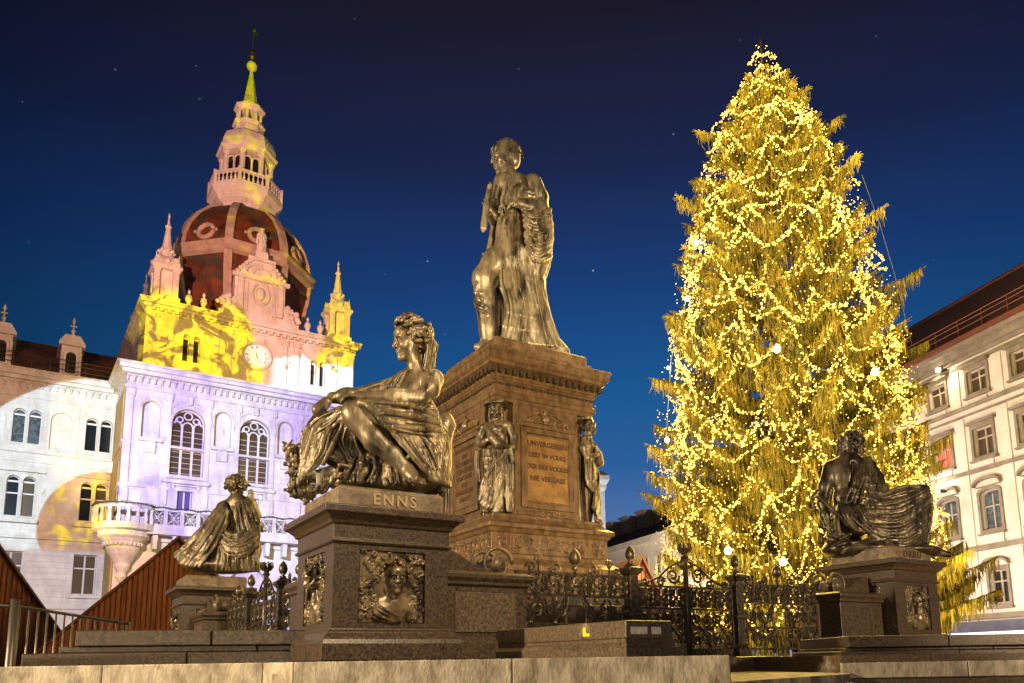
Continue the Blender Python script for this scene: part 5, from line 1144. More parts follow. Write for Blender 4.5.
for i in range(12): x = 2.2+i*1.2; m_.prism([(x-.16, 9.74), (x+.16, 9.74), (x+.12, 8.8), (x-.12, 8.8)], -1.0, -.26)
bal = m_.build('balcony', Wp, TH)
m_ = MB(); balu(m_, (1.7, -1.15), (15.7, -1.15), 10.3, 14); m_.build('parapet', Wp, bal)
m_ = MB(); BX, BV = .45, -.35
m_.lathe(BX, BV, [(.12, 6.6), (.32, 6.9), (.26, 7.2), (.5, 7.6), (.48, 7.8), (.85, 8.4), (1.0, 8.7), (1.0, 8.9), (1.3, 9.35), (1.5, 9.5), (1.5, 9.8), (1.85, 9.9), (1.85, 10.3)], 20); bay = m_.build('corner_bay', Wp, TH, smooth=False)
m_ = MB()
for i in range(14):
    a = -PI-.3+i*(PI+.9)/13; x, y = BX+1.75*math.cos(a), BV+1.75*math.sin(a); m_.lathe(x, y, [(.12, 10.3), (.16, 10.6), (.08, 11.0), (.14, 11.25)], 6)
m_.tube([(BX+1.75*math.cos(a), BV+1.75*math.sin(a), 11.35) for a in np.linspace(-PI-.3, .6, 16)], .12, 6)
for i in range(16): a = -PI+i*PI/12; m_.sphere((BX+1.08*math.cos(a), BV+1.08*math.sin(a), 9.0), .16, 6, 4)
m_.build('parapet', Wp, bay)
def garland(name, P, label, cat='garland', r=.16, mat_=None, dens=26):
    m_ = MB(); P = [np.array(p, float) for p in P]; m_.tube(P, .05, 5)
    for a, b in zip(P[:-1], P[1:]):
        k = max(2, int(np.linalg.norm(b-a)*dens))
        for i in range(k):
            c = a+(b-a)*random.random(); d = np.array([random.gauss(0, 1) for _ in range(3)]); d /= np.linalg.norm(d); e = np.cross(d, [0.3, .5, .8]); e /= np.linalg.norm(e)
            m_.add([c-e*.03, c+e*.03, c+d*r*1.3], [(0, 1, 2)])
    o = m_.build(name, mat_ or M['needles_dark'], None); return tag(o, label, cat)
def TW(u, v, z_): c, s_ = math.cos(TY), math.sin(TY); return (TO[0]+u*c-v*s_, TO[1]+u*s_+v*c, z_)
garland('fir_garland', [TW(1.8+i*.7, -1.32, 11.5+(.05 if i % 2 else -.06)) for i in range(20)], 'dark fir garland along the balcony rail of the clock tower')
garland('fir_garland', [TW(BX+1.9*math.cos(a), BV+1.9*math.sin(a), 11.5) for a in np.linspace(-PI-.3, .3, 14)], 'dark fir garland around the round corner balcony of the town hall')
# left wing
_before = set(TH.children)
WV = 3.0
pairs = [(-1.46, -.56), (-5.68, -4.78), (-9.9, -9.0), (-14.1, -13.2)]
ops = []; low = []; gnd = []
for a, b in pairs:
    for x in (a, b): ops.append((x, 15.8, .72, 2.3, 'round')); low.append((x, 10.95, .72, 2.65, 'round'))
    gnd.append(((a+b)/2-.2, 6.0, 1.35, 2.65, None))
nic = [(-3.27, 15.6, 1.25, 2.6, 'round'), (-7.5, 15.6, 1.25, 2.6, 'round'), (-11.6, 15.6, 1.25, 2.6, 'round')]
m_ = MB(); wall_open(m_, -18, -.01, 0, 20.2, ops+low+gnd+nic, WV, .4)
for uc, zb, w, h, a in nic: rg = win_ring(uc, zb, w, h, a, 0); m_.add([(x, WV+.25, z) for x, z in rg], [tuple(range(len(rg)))])
m_.add([(-18, WV, 0), (-18, 16, 0), (-18, 16, 20.2), (-18, WV, 20.2)], [(0, 3, 2, 1)]); m_.add([(-18, 16, 0), (0, 16, 0), (0, 16, 20.2), (-18, 16, 20.2)], [(0, 3, 2, 1)])
m_.build('wing_wall', Wp, TH)
m_ = MB()
for z0, z1, pr in ((20.05, 20.3, .25), (20.3, 20.62, .5), (20.62, 20.75, .6), (18.9, 19.02, .08), (15.15, 15.4, .18), (14.55, 14.65, .08), (9.5, 9.85, .22), (5.0, 5.3, .15)): m_.box(-18, -.02, WV-pr, WV-.004, z0, z1)
for i in range(42): u = -17.8+i*.42; m_.tube([(u+.17*math.cos(t), WV-.12, 19.75+.2*math.sin(t)) for t in np.linspace(0, PI, 6)], .045, 4); m_.box(u-.24, u-.16, WV-.2, WV-.004, 19.55, 19.8)
for x in (-2.35, -4.2, -6.5, -8.6, -10.7, -12.6, -.10): m_.box(x-.10, x+.10, WV-.07, WV-.004, 15.41, 18.89)
for a, b in pairs:
    c = (a+b)/2; m_.prism([(c-1.25, 14.0), (c+1.25, 14.0), (c, 14.55)], WV-.25, WV-.004); m_.box(c-1.3, c+1.3, WV-.28, WV-.004, 13.86, 13.99); m_.box(c-1.1, c+1.1, WV-.35, WV-.004, 10.5, 10.72)
for zz in np.arange(5.4, 9.4, .38): 
    for a, b in ((-.36, -.03), (-4.58, -1.98), (-8.8, -6.2)): m_.box(a, b, WV-.05, WV-.004, zz, zz+.33)
m_.build('wing_mouldings', Wp, TH)
for q in ops: window(TH, *q, WV, .35, M['frame_w'], M['glass_blue'] if q[0] < -4 else M['glass'], cols=1, rows=1, trim=Wp, tw=.10, sill=False, fw=.05)
for q in low: window(TH, *q, WV, .35, M['frame_w'], M['glass_warm'] if q[0] > -1 or -5.5 < q[0] < -4.5 else M['glass'], cols=1, rows=2, trim=Wp, tw=.10, sill=False, fw=.05)
for q in gnd: window(TH, *q, WV, .35, M['frame_w'], M['glass_warm'], cols=2, rows=2, trim=Wp, tw=.16, fw=.06)
m_ = MB(); m_.prism([], 0, 0) if False else None
m_.add([(-18, WV-.3, 20.76), (.9, WV-.3, 20.76), (.9, 9.5, 25.0), (-18, 9.5, 25.0), (-18, 16, 20.76), (.9, 16, 20.76)], [(0, 1, 2, 3), (3, 2, 5, 4), (0, 3, 4), (1, 5, 2)]); m_.build('roof', M['roof'], TH)
m_ = MB()
for zz in (21.1, 21.45, 21.75): m_.tube([(-18, WV-.45, zz), (-.05, WV-.45, zz)], .03, 5)
for i in range(18): m_.tube([(-17.9+i*1.05, WV-.45, 20.76), (-17.9+i*1.05, WV-.45, 21.78)], .03, 5)
m_.build('roof_railing', M['metal'], TH)
for u in (-3.05, -7.1, -11.2):
    m_ = MB(); wall_open(m_, u-.62, u+.62, 20.9, 23.0, [(u, 21.1, .62, 1.5, 'round')], WV+.1, .3); m_.box(u-.62, u-.60, WV+.1, 7, 20.9, 23.0); m_.box(u+.60, u+.62, WV+.1, 7, 20.9, 23.0)
    for sx in (-1, 1): m_.lathe(u+sx*.55, WV+.05, [(.1, 20.9), (.09, 22.4), (.14, 22.5)], 6)
    m_.box(u-.8, u+.8, WV-.15, WV+.4, 23.0, 23.2); m_.prism([(u-.8, 23.2), (u+.8, 23.2), (u+.45, 23.75), (u-.45, 23.75)], WV-.1, 7.5)
    m_.lathe(u, WV+.2, [(.16, 23.75), (.08, 24.0), (.16, 24.15), (.05, 24.3), (.05, 24.7), (.12, 24.8), (.02, 25.1)], 6); m_.box(u-.2, u+.2, WV+.17, WV+.23, 24.45, 24.53)
    dm = m_.build('dormer', Wp, TH); m_ = MB(); m_.box(u-.35, u+.35, WV+.35, WV+.37, 21.0, 22.7); m_.build('pane', M['dark'], dm)

for _o in TH.children:
    if _o not in _before:
        _o.location = (0, 2.2, 1.25*(1-1.036)); _o.scale = (1.01, 1, 1.036)
# ================================================================ picture projected on the town hall (a real projector lamp with a patterned slide)
class X:
    def __init__(s, t, k): s.t = t; s.k = k
    def _m(s, op, *o, clamp=False):
        n = s.t.nodes.new('ShaderNodeMath'); n.operation = op; n.use_clamp = clamp
        for i, q in enumerate((s,)+o):
            if isinstance(q, X): s.t.links.new(q.k, n.inputs[i])
            else: n.inputs[i].default_value = q
        return X(s.t, n.outputs[0])
    def __add__(s, o): return s._m('ADD', o)
    def __sub__(s, o): return s._m('SUBTRACT', o)
    def __mul__(s, o): return s._m('MULTIPLY', o)
    def __truediv__(s, o): return s._m('DIVIDE', o)
    __radd__ = __add__; __rmul__ = __mul__
    def inv(s): return (s*-1.0)+1.0
    def step(s, a, w=.03):   # 0..1 ramp around a
        n = s.t.nodes.new('ShaderNodeMapRange'); n.inputs[1].default_value = a-w; n.inputs[2].default_value = a+w; s.t.links.new(s.k, n.inputs[0]); return X(s.t, n.outputs[0])
PL = np.array([-16.0, 8.0, 15.0])
pd = bpy.data.lights.new('slide_projector', 'POINT'); po = bpy.data.objects.new('slide_projector', pd); COL.objects.link(po); po.location = PL; pd.shadow_soft_size = .03; pd.energy = 118000
pd.use_nodes = True; t = pd.node_tree; em = [n for n in t.nodes if n.type == 'EMISSION'][0]
tc = t.nodes.new('ShaderNodeTexCoord'); sp_ = t.nodes.new('ShaderNodeSeparateXYZ'); t.links.new(tc.outputs['Normal'], sp_.inputs[0])
dx, dy, dz = [X(t, sp_.outputs[i])*NSIGN for i in range(3)] if 'NSIGN' in globals() else [X(t, sp_.outputs[i]) for i in range(3)]
a_ = np.array([math.cos(TY), math.sin(TY), 0]); b_ = np.array([-math.sin(TY), math.cos(TY), 0]); rel = PL-np.array([TO[0], TO[1], 0])
num = -(rel@b_)                       # distance to the facade plane along +b
den = dx*float(b_[0])+dy*float(b_[1])
tt = den._m('MAXIMUM', .05)._m('DIVIDE', num) ; tt = X(t, tt.k)
inv = t.nodes.new('ShaderNodeMath'); inv.operation = 'DIVIDE'; inv.inputs[0].default_value = num; t.links.new(den._m('MAXIMUM', .05).k, inv.inputs[1]); tt = X(t, inv.outputs[0])
U = (dx*float(a_[0])+dy*float(a_[1]))*tt+float(rel@a_); Z = dz*tt+float(PL[2])
cmb = t.nodes.new('ShaderNodeCombineXYZ'); t.links.new(U.k, cmb.inputs[0]); t.links.new(Z.k, cmb.inputs[1])
def noise(scale, det=3, rgh=.6, dist=0, stretch=(1, 1, 1), loc=(0, 0, 0)):
    mp = t.nodes.new('ShaderNodeMapping'); mp.inputs['Scale'].default_value = stretch; mp.inputs['Location'].default_value = loc; t.links.new(cmb.outputs[0], mp.inputs[0])
    n = t.nodes.new('ShaderNodeTexNoise'); n.inputs['Scale'].default_value = scale; n.inputs['Detail'].default_value = det; n.inputs['Roughness'].default_value = rgh; n.inputs['Distortion'].default_value = dist; t.links.new(mp.outputs[0], n.inputs[0]); return X(t, n.outputs[0])
def mixc(f, a, b):
    n = t.nodes.new('ShaderNodeMix'); n.data_type = 'RGBA'; n.clamp_factor = True; t.links.new(f.k, n.inputs[0])
    for i, q in ((6, a), (7, b)):
        if isinstance(q, tuple): n.inputs[i].default_value = (*q, 1)
        else: t.links.new(q, n.inputs[i])
    return n.outputs[2]
n1 = noise(.42, 5, .62, 1.8); n2 = noise(.9, 4, .6, .6, loc=(5, 2, 0)); n3 = noise(.5, 3, .6, .4, (1.6, .25, 1), (3, 0, 0)); n4 = noise(.22, 2, .5, .5, loc=(9, 1, 0))
top = mixc(n2.step(.50, .10), (1.5, .95, 0), (1.7, 1.3, 0)); top = mixc(n1.step(.47, .02).inv(), top, (.42, .20, .01))
pink = mixc(n2.step(.5, .15), (1.15, .40, .28), (1.15, .62, .50))
cx_ = (U-9.2)*.30; inner = (U-10.3)._m('ABSOLUTE')+n1*2.0-(Z-24.0)*.25
topc = mixc(inner.step(3.1, .25), pink, top)
wh = (Z+n2*4.6-(U-8.0)*.10)                                 # ragged white area low on the right
whm = wh.step(26.0, .12).inv()*U.step(9.3, .3)
topc = mixc(whm, topc, (1.5, 1.5, 1.6))
hi = mixc((n1+(U-8.4)*.03+(Z-34.0)*.016).step(.53, .06), (1.0, .42, .30), (1.25, .80, .08)); topc = mixc(Z.step(27.4, .5), topc, hi)
sp_c = mixc(Z.step(49.3, .3), topc, (.75, 1.3, .02)); topc = sp_c
lav = mixc(n3.step(.5, .10), (.52, .42, 1.2), (.88, .80, 1.3)); lav = mixc(noise(.18, 2).step(.55, .12), lav, (.95, .98, 1.3))
low_y = mixc(n1.step(.52, .06), (1.0, .55, .50), (1.0, .78, .05))
lav = mixc(Z.step(9.9, 1.0).inv()*U.step(3.2, .7).inv(), lav, low_y)
tower = mixc(Z.step(21.5, .12), lav, topc)
r1 = ((U+1.6)*(U+1.6)+(Z-11.2)*(Z-11.2))._m('SQRT'); r2 = ((U+1.5)*(U+1.5)+(Z-12.6)*(Z-12.6))._m('SQRT')
wc = mixc(n1.step(.50, .12), (.55, .30, .16), (.72, .42, .34)); wc = mixc(n2.step(.55, .05)*U.step(-4.5, .3), wc, (1.2, .85, .05))
outc = mixc(n1.step(.5, .1), (.26, .10, .06), (.50, .22, .15))
lowp = (.72, .62, .68); wc = mixc(Z.step(9.7, .2).inv(), wc, lowp)
wing = mixc(r1.step(3.7, .05), wc, (1.0, 1.12, 1.24)); wing = mixc(Z.step(9.7, .2).inv(), wing, lowp)
wing = mixc(r2.step(8.3, .06)*Z.step(12, .2), wing, outc)
colr = mixc(U.step(-.35, .05), wing, tower)
mask = U.step(-20, .2)*U.step(18.5, .5).inv()*Z.step(-2, .5)*Z.step(54.5, .5).inv()*den.step(.3, .05)
falloff = tt*tt*(1/2700.)
t.links.new(colr, em.inputs[0]); t.links.new((mask*falloff).k, em.inputs[1])
lamp('tower_side_flood', 'SPOT', TW(-9, -9, 3.5), TW(1, 3, 17), 9000, (1, .66, .16), .3, 34)
lamp('dome_flood', 'SPOT', TW(-16, -26, 6), TW(8, 7, 41), 6500, (1, .52, .26), .3, 20)
# ================================================================ right-hand building
BOx = at(1024, 640, 36); BY = R(-73.8)
BB = thing('corner_building', 'cream four storey building with a tiled roof, right of the Christmas tree', 'building', (BOx[0], BOx[1], 0), BY)
Bp, Bt = M['plaster_b'], M['trim_b']
def BW(u, v, z_): c, s_ = math.cos(BY), math.sin(BY); return (BOx[0]+u*c-v*s_, BOx[1]+u*s_+v*c, z_)
cols_ = [-21.05, -18.6, -16.1, -13.6, -11.1, -8.6, -6.1, -3.62, -1.0, 1.62, 4.2]
rowsB = [(14.0, 1.15, 1.18, None), (10.75, 1.42, 1.18, None), (7.1, 1.95, 1.15, 'seg'), (3.55, 1.58, 1.05, None)]
ops = [(x, z_, w, h, a) for x in cols_ for (z_, h, w, a) in rowsB]
m_ = MB(); wall_open(m_, -24, 6, 3.0, 16.3, ops, 0, .32); wall_open(m_, -24, 6, 0, 3.0, [(x+1.2, .0, 2.0, 2.5, None) for x in cols_[:-1]], 0, .5)
m_.add([(6, 0, 0), (6, 14, 0), (6, 14, 16.3), (6, 0, 16.3)], [(0, 1, 2, 3)]); m_.add([(-24, 0, 0), (-24, 14, 0), (-24, 14, 16.3), (-24, 0, 16.3)], [(0, 3, 2, 1)]); m_.add([(-24, 14, 0), (6, 14, 0), (6, 14, 16.3), (-24, 14, 16.3)], [(0, 3, 2, 1)])
m_.add([(-24, .48, 0), (6, .48, 0), (6, .48, 3), (-24, .48, 3)], [(0, 1, 2, 3)])
m_.build('wall', Bp, BB)
m_ = MB()
for z0, z1, pr in ((15.55, 15.7, .10), (15.85, 16.0, .15), (16.0, 16.3, .40), (16.3, 16.5, .75), (13.3, 13.48, .16), (12.95, 13.05, .06), (10.0, 10.18, .16), (6.15, 6.4, .18), (2.85, 3.1, .22)): m_.box(-24.2, 6.2, -pr, -.004, z0, z1)
m_.build('cornice', Bt, BB)
m_ = MB()
for x in cols_:
    m_.box(x-.5, x+.5, -.05, -.004, 13.5, 13.72) ; m_.box(x-.5, x+.5, -.07, -.004, 9.45+.8, 9.45+1.1); m_.box(x-.62, x+.62, -.09, -.004, 6.42, 6.85)
for x in [c+1.25 for c in cols_]: m_.box(x-.30, x+.30, -.07, -.004, 3.15, 12.9); m_.box(x-.26, x+.26, -.05, -.004, 13.5, 15.5)
m_.build('wall_panels', Bp, BB)
for x in cols_:
    for k, (z_, h, w, a) in enumerate(rowsB):
        gm = 'glass'; vary = random.random()
        if k == 1: gm = 'glass_red' if abs(x+3.62) < .1 else 'glass_warm'
        elif k == 0: gm = 'glass_warm'
        elif k == 2: gm = 'glass_blue'
        if vary < .22 and k != 1: gm = 'glass'
        elif vary > .60 and gm != 'glass_red' and k != 2: gm = 'glass_amber'
        window(BB, x, z_, w, h, a, 0, .28, M['frame'], M[gm], cols=2, rows=2, trim=Bt, tw=.15, tp=.08, hood={0: 'flat', 1: 'flat', 2: 'arch', 3: 'arch'}[k], bar=.035, fw=.06)
m_ = MB(); m_.add([(-24.3, -.9, 16.5), (6.3, -.9, 16.5), (6.3, -.75, 16.62), (-24.3, -.75, 16.62)], [(0, 1, 2, 3)]); m_.box(-24.3, 6.3, -.92, -.5, 16.505, 16.72); m_.build('gutter', M['roof_red'], BB)
m_ = MB(); m_.add([(-24.3, -.7, 16.73), (6.3, -.7, 16.73), (-1.2, 7, 23.0), (-24.3, 7, 23.0), (6.3, 14.6, 16.73), (-24.3, 14.6, 16.73)], [(0, 1, 2, 3), (1, 4, 2), (3, 2, 4, 5), (0, 3, 5)]); rf = m_.build('roof', M['roof'], BB)
m_ = MB(); m_.tube([(-24.3, 7, 23.05), (-1.2, 7, 23.05), (6.3, -.7, 16.8)], .14, 6); m_.build('ridge_tiles', M['roof_red'], rf)
m_ = MB()
for k in (0, .28, .5): m_.tube([(-24, -.35, 17.35+k), (6, -.35, 17.35+k)], .03, 5)
for i in range(21): m_.tube([(-24+i*1.5, -.35, 17.0), (-24+i*1.5, -.35, 17.85)], .03, 5)
m_.build('snow_guard', M['roof_red'], rf)
m_ = MB(); m_.box(-24, 6.1, -1.5, -.23, 2.2, 2.7); aw = m_.build('shop_canopy', mat('blue canopy', (.07, .08, .14), (.10, .11, .18), 3), BB)
m_ = MB(); m_.box(-24, 6.1, -1.42, -.3, 2.04, 2.195); m_.build('shop_light_strip', mat('shop light', (.9, .9, 1), emis=(.80, .82, 1.0), estr=.9), BB)
for i in range(11):
    m_ = MB(); x = -23.5+i*2.6; m_.box(x, x+2.2, .30, .33, .3, 2.0); m_.build('shop_window', M['glass_warm'], BB)
def wall_lamp(label, u, z_, power, tgt):
    rt = thing('wall_lamp', label, 'lamp', BW(u, -.12, z_), BY, 'flood lamps on the cream building')
    m_ = MB(); m_.box(-.10, .10, -.28, .11, -.05, .05); m_.box(-.16, .16, -.34, -.22, -.08, .10); m_.build('housing', M['metal'], rt)
    m_ = MB(); m_.sphere((0, -.38, 0), .12, 8, 6); m_.build('lit_lens', mat('lamp lens', (1, 1, 1), emis=(1, .86, .6), estr=22), rt)
    lamp('wall_lamp_light', 'SPOT', BW(u, -.75, z_+.1), tgt, power, (1, .74, .42), .08, 150, .8)
wall_lamp('small bright flood lamp on the cream building, just right of the tree', -3.75, 9.5, 150, BW(-3.6, 1.5, 13))
wall_lamp('bright flood lamp under the eaves of the cream building', -2.9, 15.75, 260, BW(-2.2, 1.0, 12))
lamp('facade_flood', 'SPOT', BW(-8, -16, 5), BW(-1, 0, 9), 12500, (1, .77, .58), .5, 80)
lamp('facade_flood_low', 'SPOT', BW(4, -9, 2.2), BW(1, 0, 11), 3600, (1, .77, .62), .4, 90)

# ================================================================ distant building, white tower
bo = at(640, 600, 85); by = R(-67.6)
DB = thing('distant_building', 'distant cream building with dark roof and dormers, between pedestal and tree', 'building', (bo[0], bo[1], 0), by)
cs = [-26.4+2.55*i for i in range(20)]
m_ = MB(); wall_open(m_, -30, 26, 0, 14.0, [(x, z_, 1.05, 1.9, None) for x in cs for z_ in (10.0, 6.4, 2.8)], 0, .3)
m_.add([(26, 0, 0), (26, 14, 0), (26, 14, 14), (26, 0, 14)], [(0, 1, 2, 3)]); m_.add([(-30, 0, 0), (-30, 14, 0), (-30, 14, 14), (-30, 0, 14)], [(0, 3, 2, 1)]); m_.build('wall', Bp, DB)
m_ = MB(); m_.box(-30, 26.2, -.6, -.004, 13.4, 14.1); m_.box(-30, 26.1, -.15, -.004, 9.0, 9.2); m_.build('cornice', Bp, DB)
m_ = MB(); m_.add([(-30, -.8, 14.12), (26.3, -.8, 14.12), (26.3, 7, 18.5), (-30, 7, 18.5), (26.3, 15, 14.12), (-30, 15, 14.12)], [(0, 1, 2, 3), (3, 2, 4, 5), (1, 4, 2), (0, 3, 5)]); rf = m_.build('roof', M['roof'], DB)
for i in range(11):
    x = -21+i*4.2; m_ = MB(); m_.box(x, x+1.9, 2.2, 6, 16.0, 17.9); m_.box(x-.15, x+2.05, 2.0, 6, 17.9, 18.1); d_ = m_.build('dormer', M['trim_b'], rf)
for x in cs:
    for z_ in (10.0, 6.4, 2.8): window(DB, x, z_, 1.05, 1.9, None, 0, .26, M['frame'], M['glass'], cols=2, rows=2, trim=Bp, tw=.12, tp=.05, hood=None, bar=.05, fw=.07)
lamp('distant_flood', 'SPOT', (8, 62, 3), (10, 88, 9), 22000, (1, .78, .55), .5, 90)
CT = at(592, 600, 70)
ct = thing('church_tower', 'slim white church tower with a small lantern, just right of the pedestal', 'tower', (CT[0], CT[1], 0), R(10))
m_ = MB(); m_.mold(0, 0, 1.15, 1.15, [(0, 0), (0, 9), (.15, 9.1), (.15, 9.5), (0, 9.6), (0, 16.2), (.15, 16.5), (.15, 16.8), (.40, 17.2), (.40, 17.6), (.1, 17.9), (-.5, 18.3)]); m_.build('shaft', M['plaster'], ct)
m_ = MB(); m_.lathe(0, 0, [(.75, 18.2), (.75, 20.1), (.95, 20.2), (.9, 20.5), (.6, 21.1), (.25, 21.4), (.2, 21.9), (.05, 22.8)], 8); m_.build('lantern', M['plaster'], ct)
m_ = MB()
for a in range(4):
    for sx in (-.45, .45):
        c, s_ = math.cos(a*PI/2), math.sin(a*PI/2); rr = lambda x, y: (x*c-y*s_, x*s_+y*c)
        m_.prismz([rr(sx-.22, -1.158), rr(sx+.22, -1.158), rr(sx+.22, -1.152), rr(sx-.22, -1.152)], 11.5, 15.2)
m_.build('louvre_opening', M['trim_b'], ct)
lamp('church_flood', 'SPOT', (2, 58, 3), (4, 70, 15), 11000, (.86, .88, 1), .3, 40)

# ================================================================ market huts, barrier, hedge box
def hut(label, p0, W, Dp, H, rz, mt, stripe=None):
    """steep A-shaped hut: gable of upright boards, roof slabs"""
    rt = thing('market_hut', label, 'hut', (p0[0], p0[1], 0), rz)
    m_ = MB(); n = max(8, int(W/.16))
    for i in range(n):
        x0 = -W/2+W*i/n; x1 = x0+W/n-.034; h0 = H*(1-abs(x0)/(W/2)); h1 = H*(1-abs(x1)/(W/2)); 
        m_.prism([(x0, 0), (x1, 0), (x1, max(h1, .02)), (x0, max(h0, .02))] if x0*x1 > 0 or True else [], -.02-(i % 2)*.012, .02)
    m_.build('gable_boards', mt, rt)
    m_ = MB(); m_.prism([(-W/2+.05, 0), (W/2-.05, 0), (0, H-.1)], .05, Dp); m_.build('body', mt, rt)
    m_ = MB()
    for sx in (-1, 1):
        m_.prism([(sx*(W/2+.25), -.1), (0, H+.16), (0, H+.04), (sx*(W/2+.13), -.1)], -.16, Dp+.1)
    m_.build('roof', mat('hut roof', (.10, .03, .015), (.18, .06, .03), 3, .6) if stripe is None else stripe, rt)
    return rt
hut('large brown wooden hut with a boarded gable behind the far left plinth', (-13.5, 28), 11.4, 4.5, 5.75, R(25.7), M['hut'])
hut('large brown wooden hut cut off by the left edge of the photo', (-20.2, 28), 7.8, 4.5, 5.8, R(37), M['hut'])
hut('small reddish hut with a tiled roof behind the iron gate', (2.8, 24), 3.9, 3.2, 4.25, R(14), mat('pink boards', (.34, .13, .09), (.46, .20, .14), 3, .6, 0, .1, 20, stretch=(6, 6, .5)))
m_ = None
rt = thing('metal_barrier', 'low metal barrier with two posts, left of the dark steps', 'barrier', (-5.15, 7.5, .0))
m_ = MB(); m_.tube([(0, 0, 0), (0, 0, 1.90)], .042, 10); m_.build('post', M['metal'], rt, smooth=True)
m_ = MB(); m_.tube([(.02, 2.0, 0), (.02, 2.0, 1.78)], .028, 8); m_.build('post', M['metal'], rt, smooth=True)
m_ = MB(); m_.tube([(-1.6, -.5, 1.86), (0, 0, 1.84), (.02, 2.0, 1.76)], .018, 6); m_.tube([(-1.6, -.5, .5), (0, 0, .5), (.02, 2.0, .5)], .018, 6)
for i in range(14): m_.tube([(.001*i, .14*i+.07, .5), (.001*i, .14*i+.07, 1.83-.006*i)], .010, 5)
m_.build('rail', M['metal'], rt, smooth=True)
rt = thing('plant_box', 'low dark plant box with greenery in front of the brown hut', 'plant box', (-5.3, 10.8, 1.245))
m_ = MB(); m_.box(-.1, 1.3, 0, .4, 0, .30); m_.build('box', M['granite'], rt)
m_ = MB()
for i in range(500):
    c = np.array([random.uniform(-.1, 1.3), random.uniform(0, .4), .30+random.random()**1.5*.20]); d = np.array([random.gauss(0, 1) for _ in range(3)]); d /= np.linalg.norm(d); e = np.cross(d, [.3, .5, .8]); m_.add([c-e*.012, c+e*.012, c+d*.06], [(0, 1, 2)])
m_.build('foliage', M['needles_dark'], rt)

# ================================================================ Christmas tree
TX, TYY = 8.85, 28.0; TZ = 26.0
HP = [(1.5, 3.2), (2.5, 4.2), (4, 4.75), (6, 4.85), (9.2, 4.75), (11, 4.5), (13, 4.2), (15, 3.8), (17.2, 3.35), (19.4, 2.8), (21.2, 2.2), (22.6, 1.6), (23.8, .95), (25.0, .42), (26.0, .10)]
def RAD(z_): return float(np.interp(z_, [a for a, b in HP], [b for a, b in HP]))
tr = thing('christmas_tree', 'tall spruce Christmas tree covered in warm string lights', 'tree', (TX, TYY, 0))
m_ = MB(); m_.tube([(0, 0, 0), (0, 0, 12), (0, 0, 26.0)], [.34, .2, .03], 10); m_.build('trunk', M['bark'], tr, smooth=True)
rg = np.random.default_rng(11)
limbs = MB(); FV = []; brs = []
def add_strands(P, D, L, w):
    """drooping twigs: start points P (n,3), down direction jitter; two crossed tapering blades each"""
    n = len(P); a = rg.uniform(0, 2*PI, n); w = w*rg.uniform(.7, 1.3, n)
    mid = P+np.stack([rg.normal(0, .03, n), rg.normal(0, .03, n), -L*.5], 1)+D*.5; end = P+np.stack([rg.normal(0, .06, n), rg.normal(0, .06, n), -L], 1)+D
    for da in (0, PI/2):
        e = np.stack([np.cos(a+da), np.sin(a+da), np.zeros(n)], 1)
        for s0, s1, p0, p1 in ((.55, 1.0, P, mid), (1.0, .15, mid, end)):
            FV.append(np.stack([p0-e*(w*s0)[:, None], p0+e*(w*s0)[:, None], p1+e*(w*s1)[:, None], p1-e*(w*s1)[:, None]], 1))
EXTRA = [(14.4, -.2, 5.0), (13.9, .1, 4.7), (10.2, -.35, 5.1), (8, -.3, 5.4), (3.6, -.4, 6.7), (2.7, -.5, 6.5), (4.4, -.1, 6.5), (3.1, -.25, 6.2), (2.3, -.6, 6.0), (3.9, -.7, 6.2), (8.5, 3.3, 5.3), (17.9, 3.3, 3.8), (12.6, 3.2, 4.7), (20.6, .1, 3.0), (20.9, -.3, 2.8), (21.3, 3.2, 2.8)]
EXTRA += [(z_+dz, a_+da, R_*fr) for (z_, a_, R_) in EXTRA[3:10] for dz, da, fr in ((.25, .09, .86), (-.2, -.08, .80), (.1, -.15, .70))]
NBR = 520
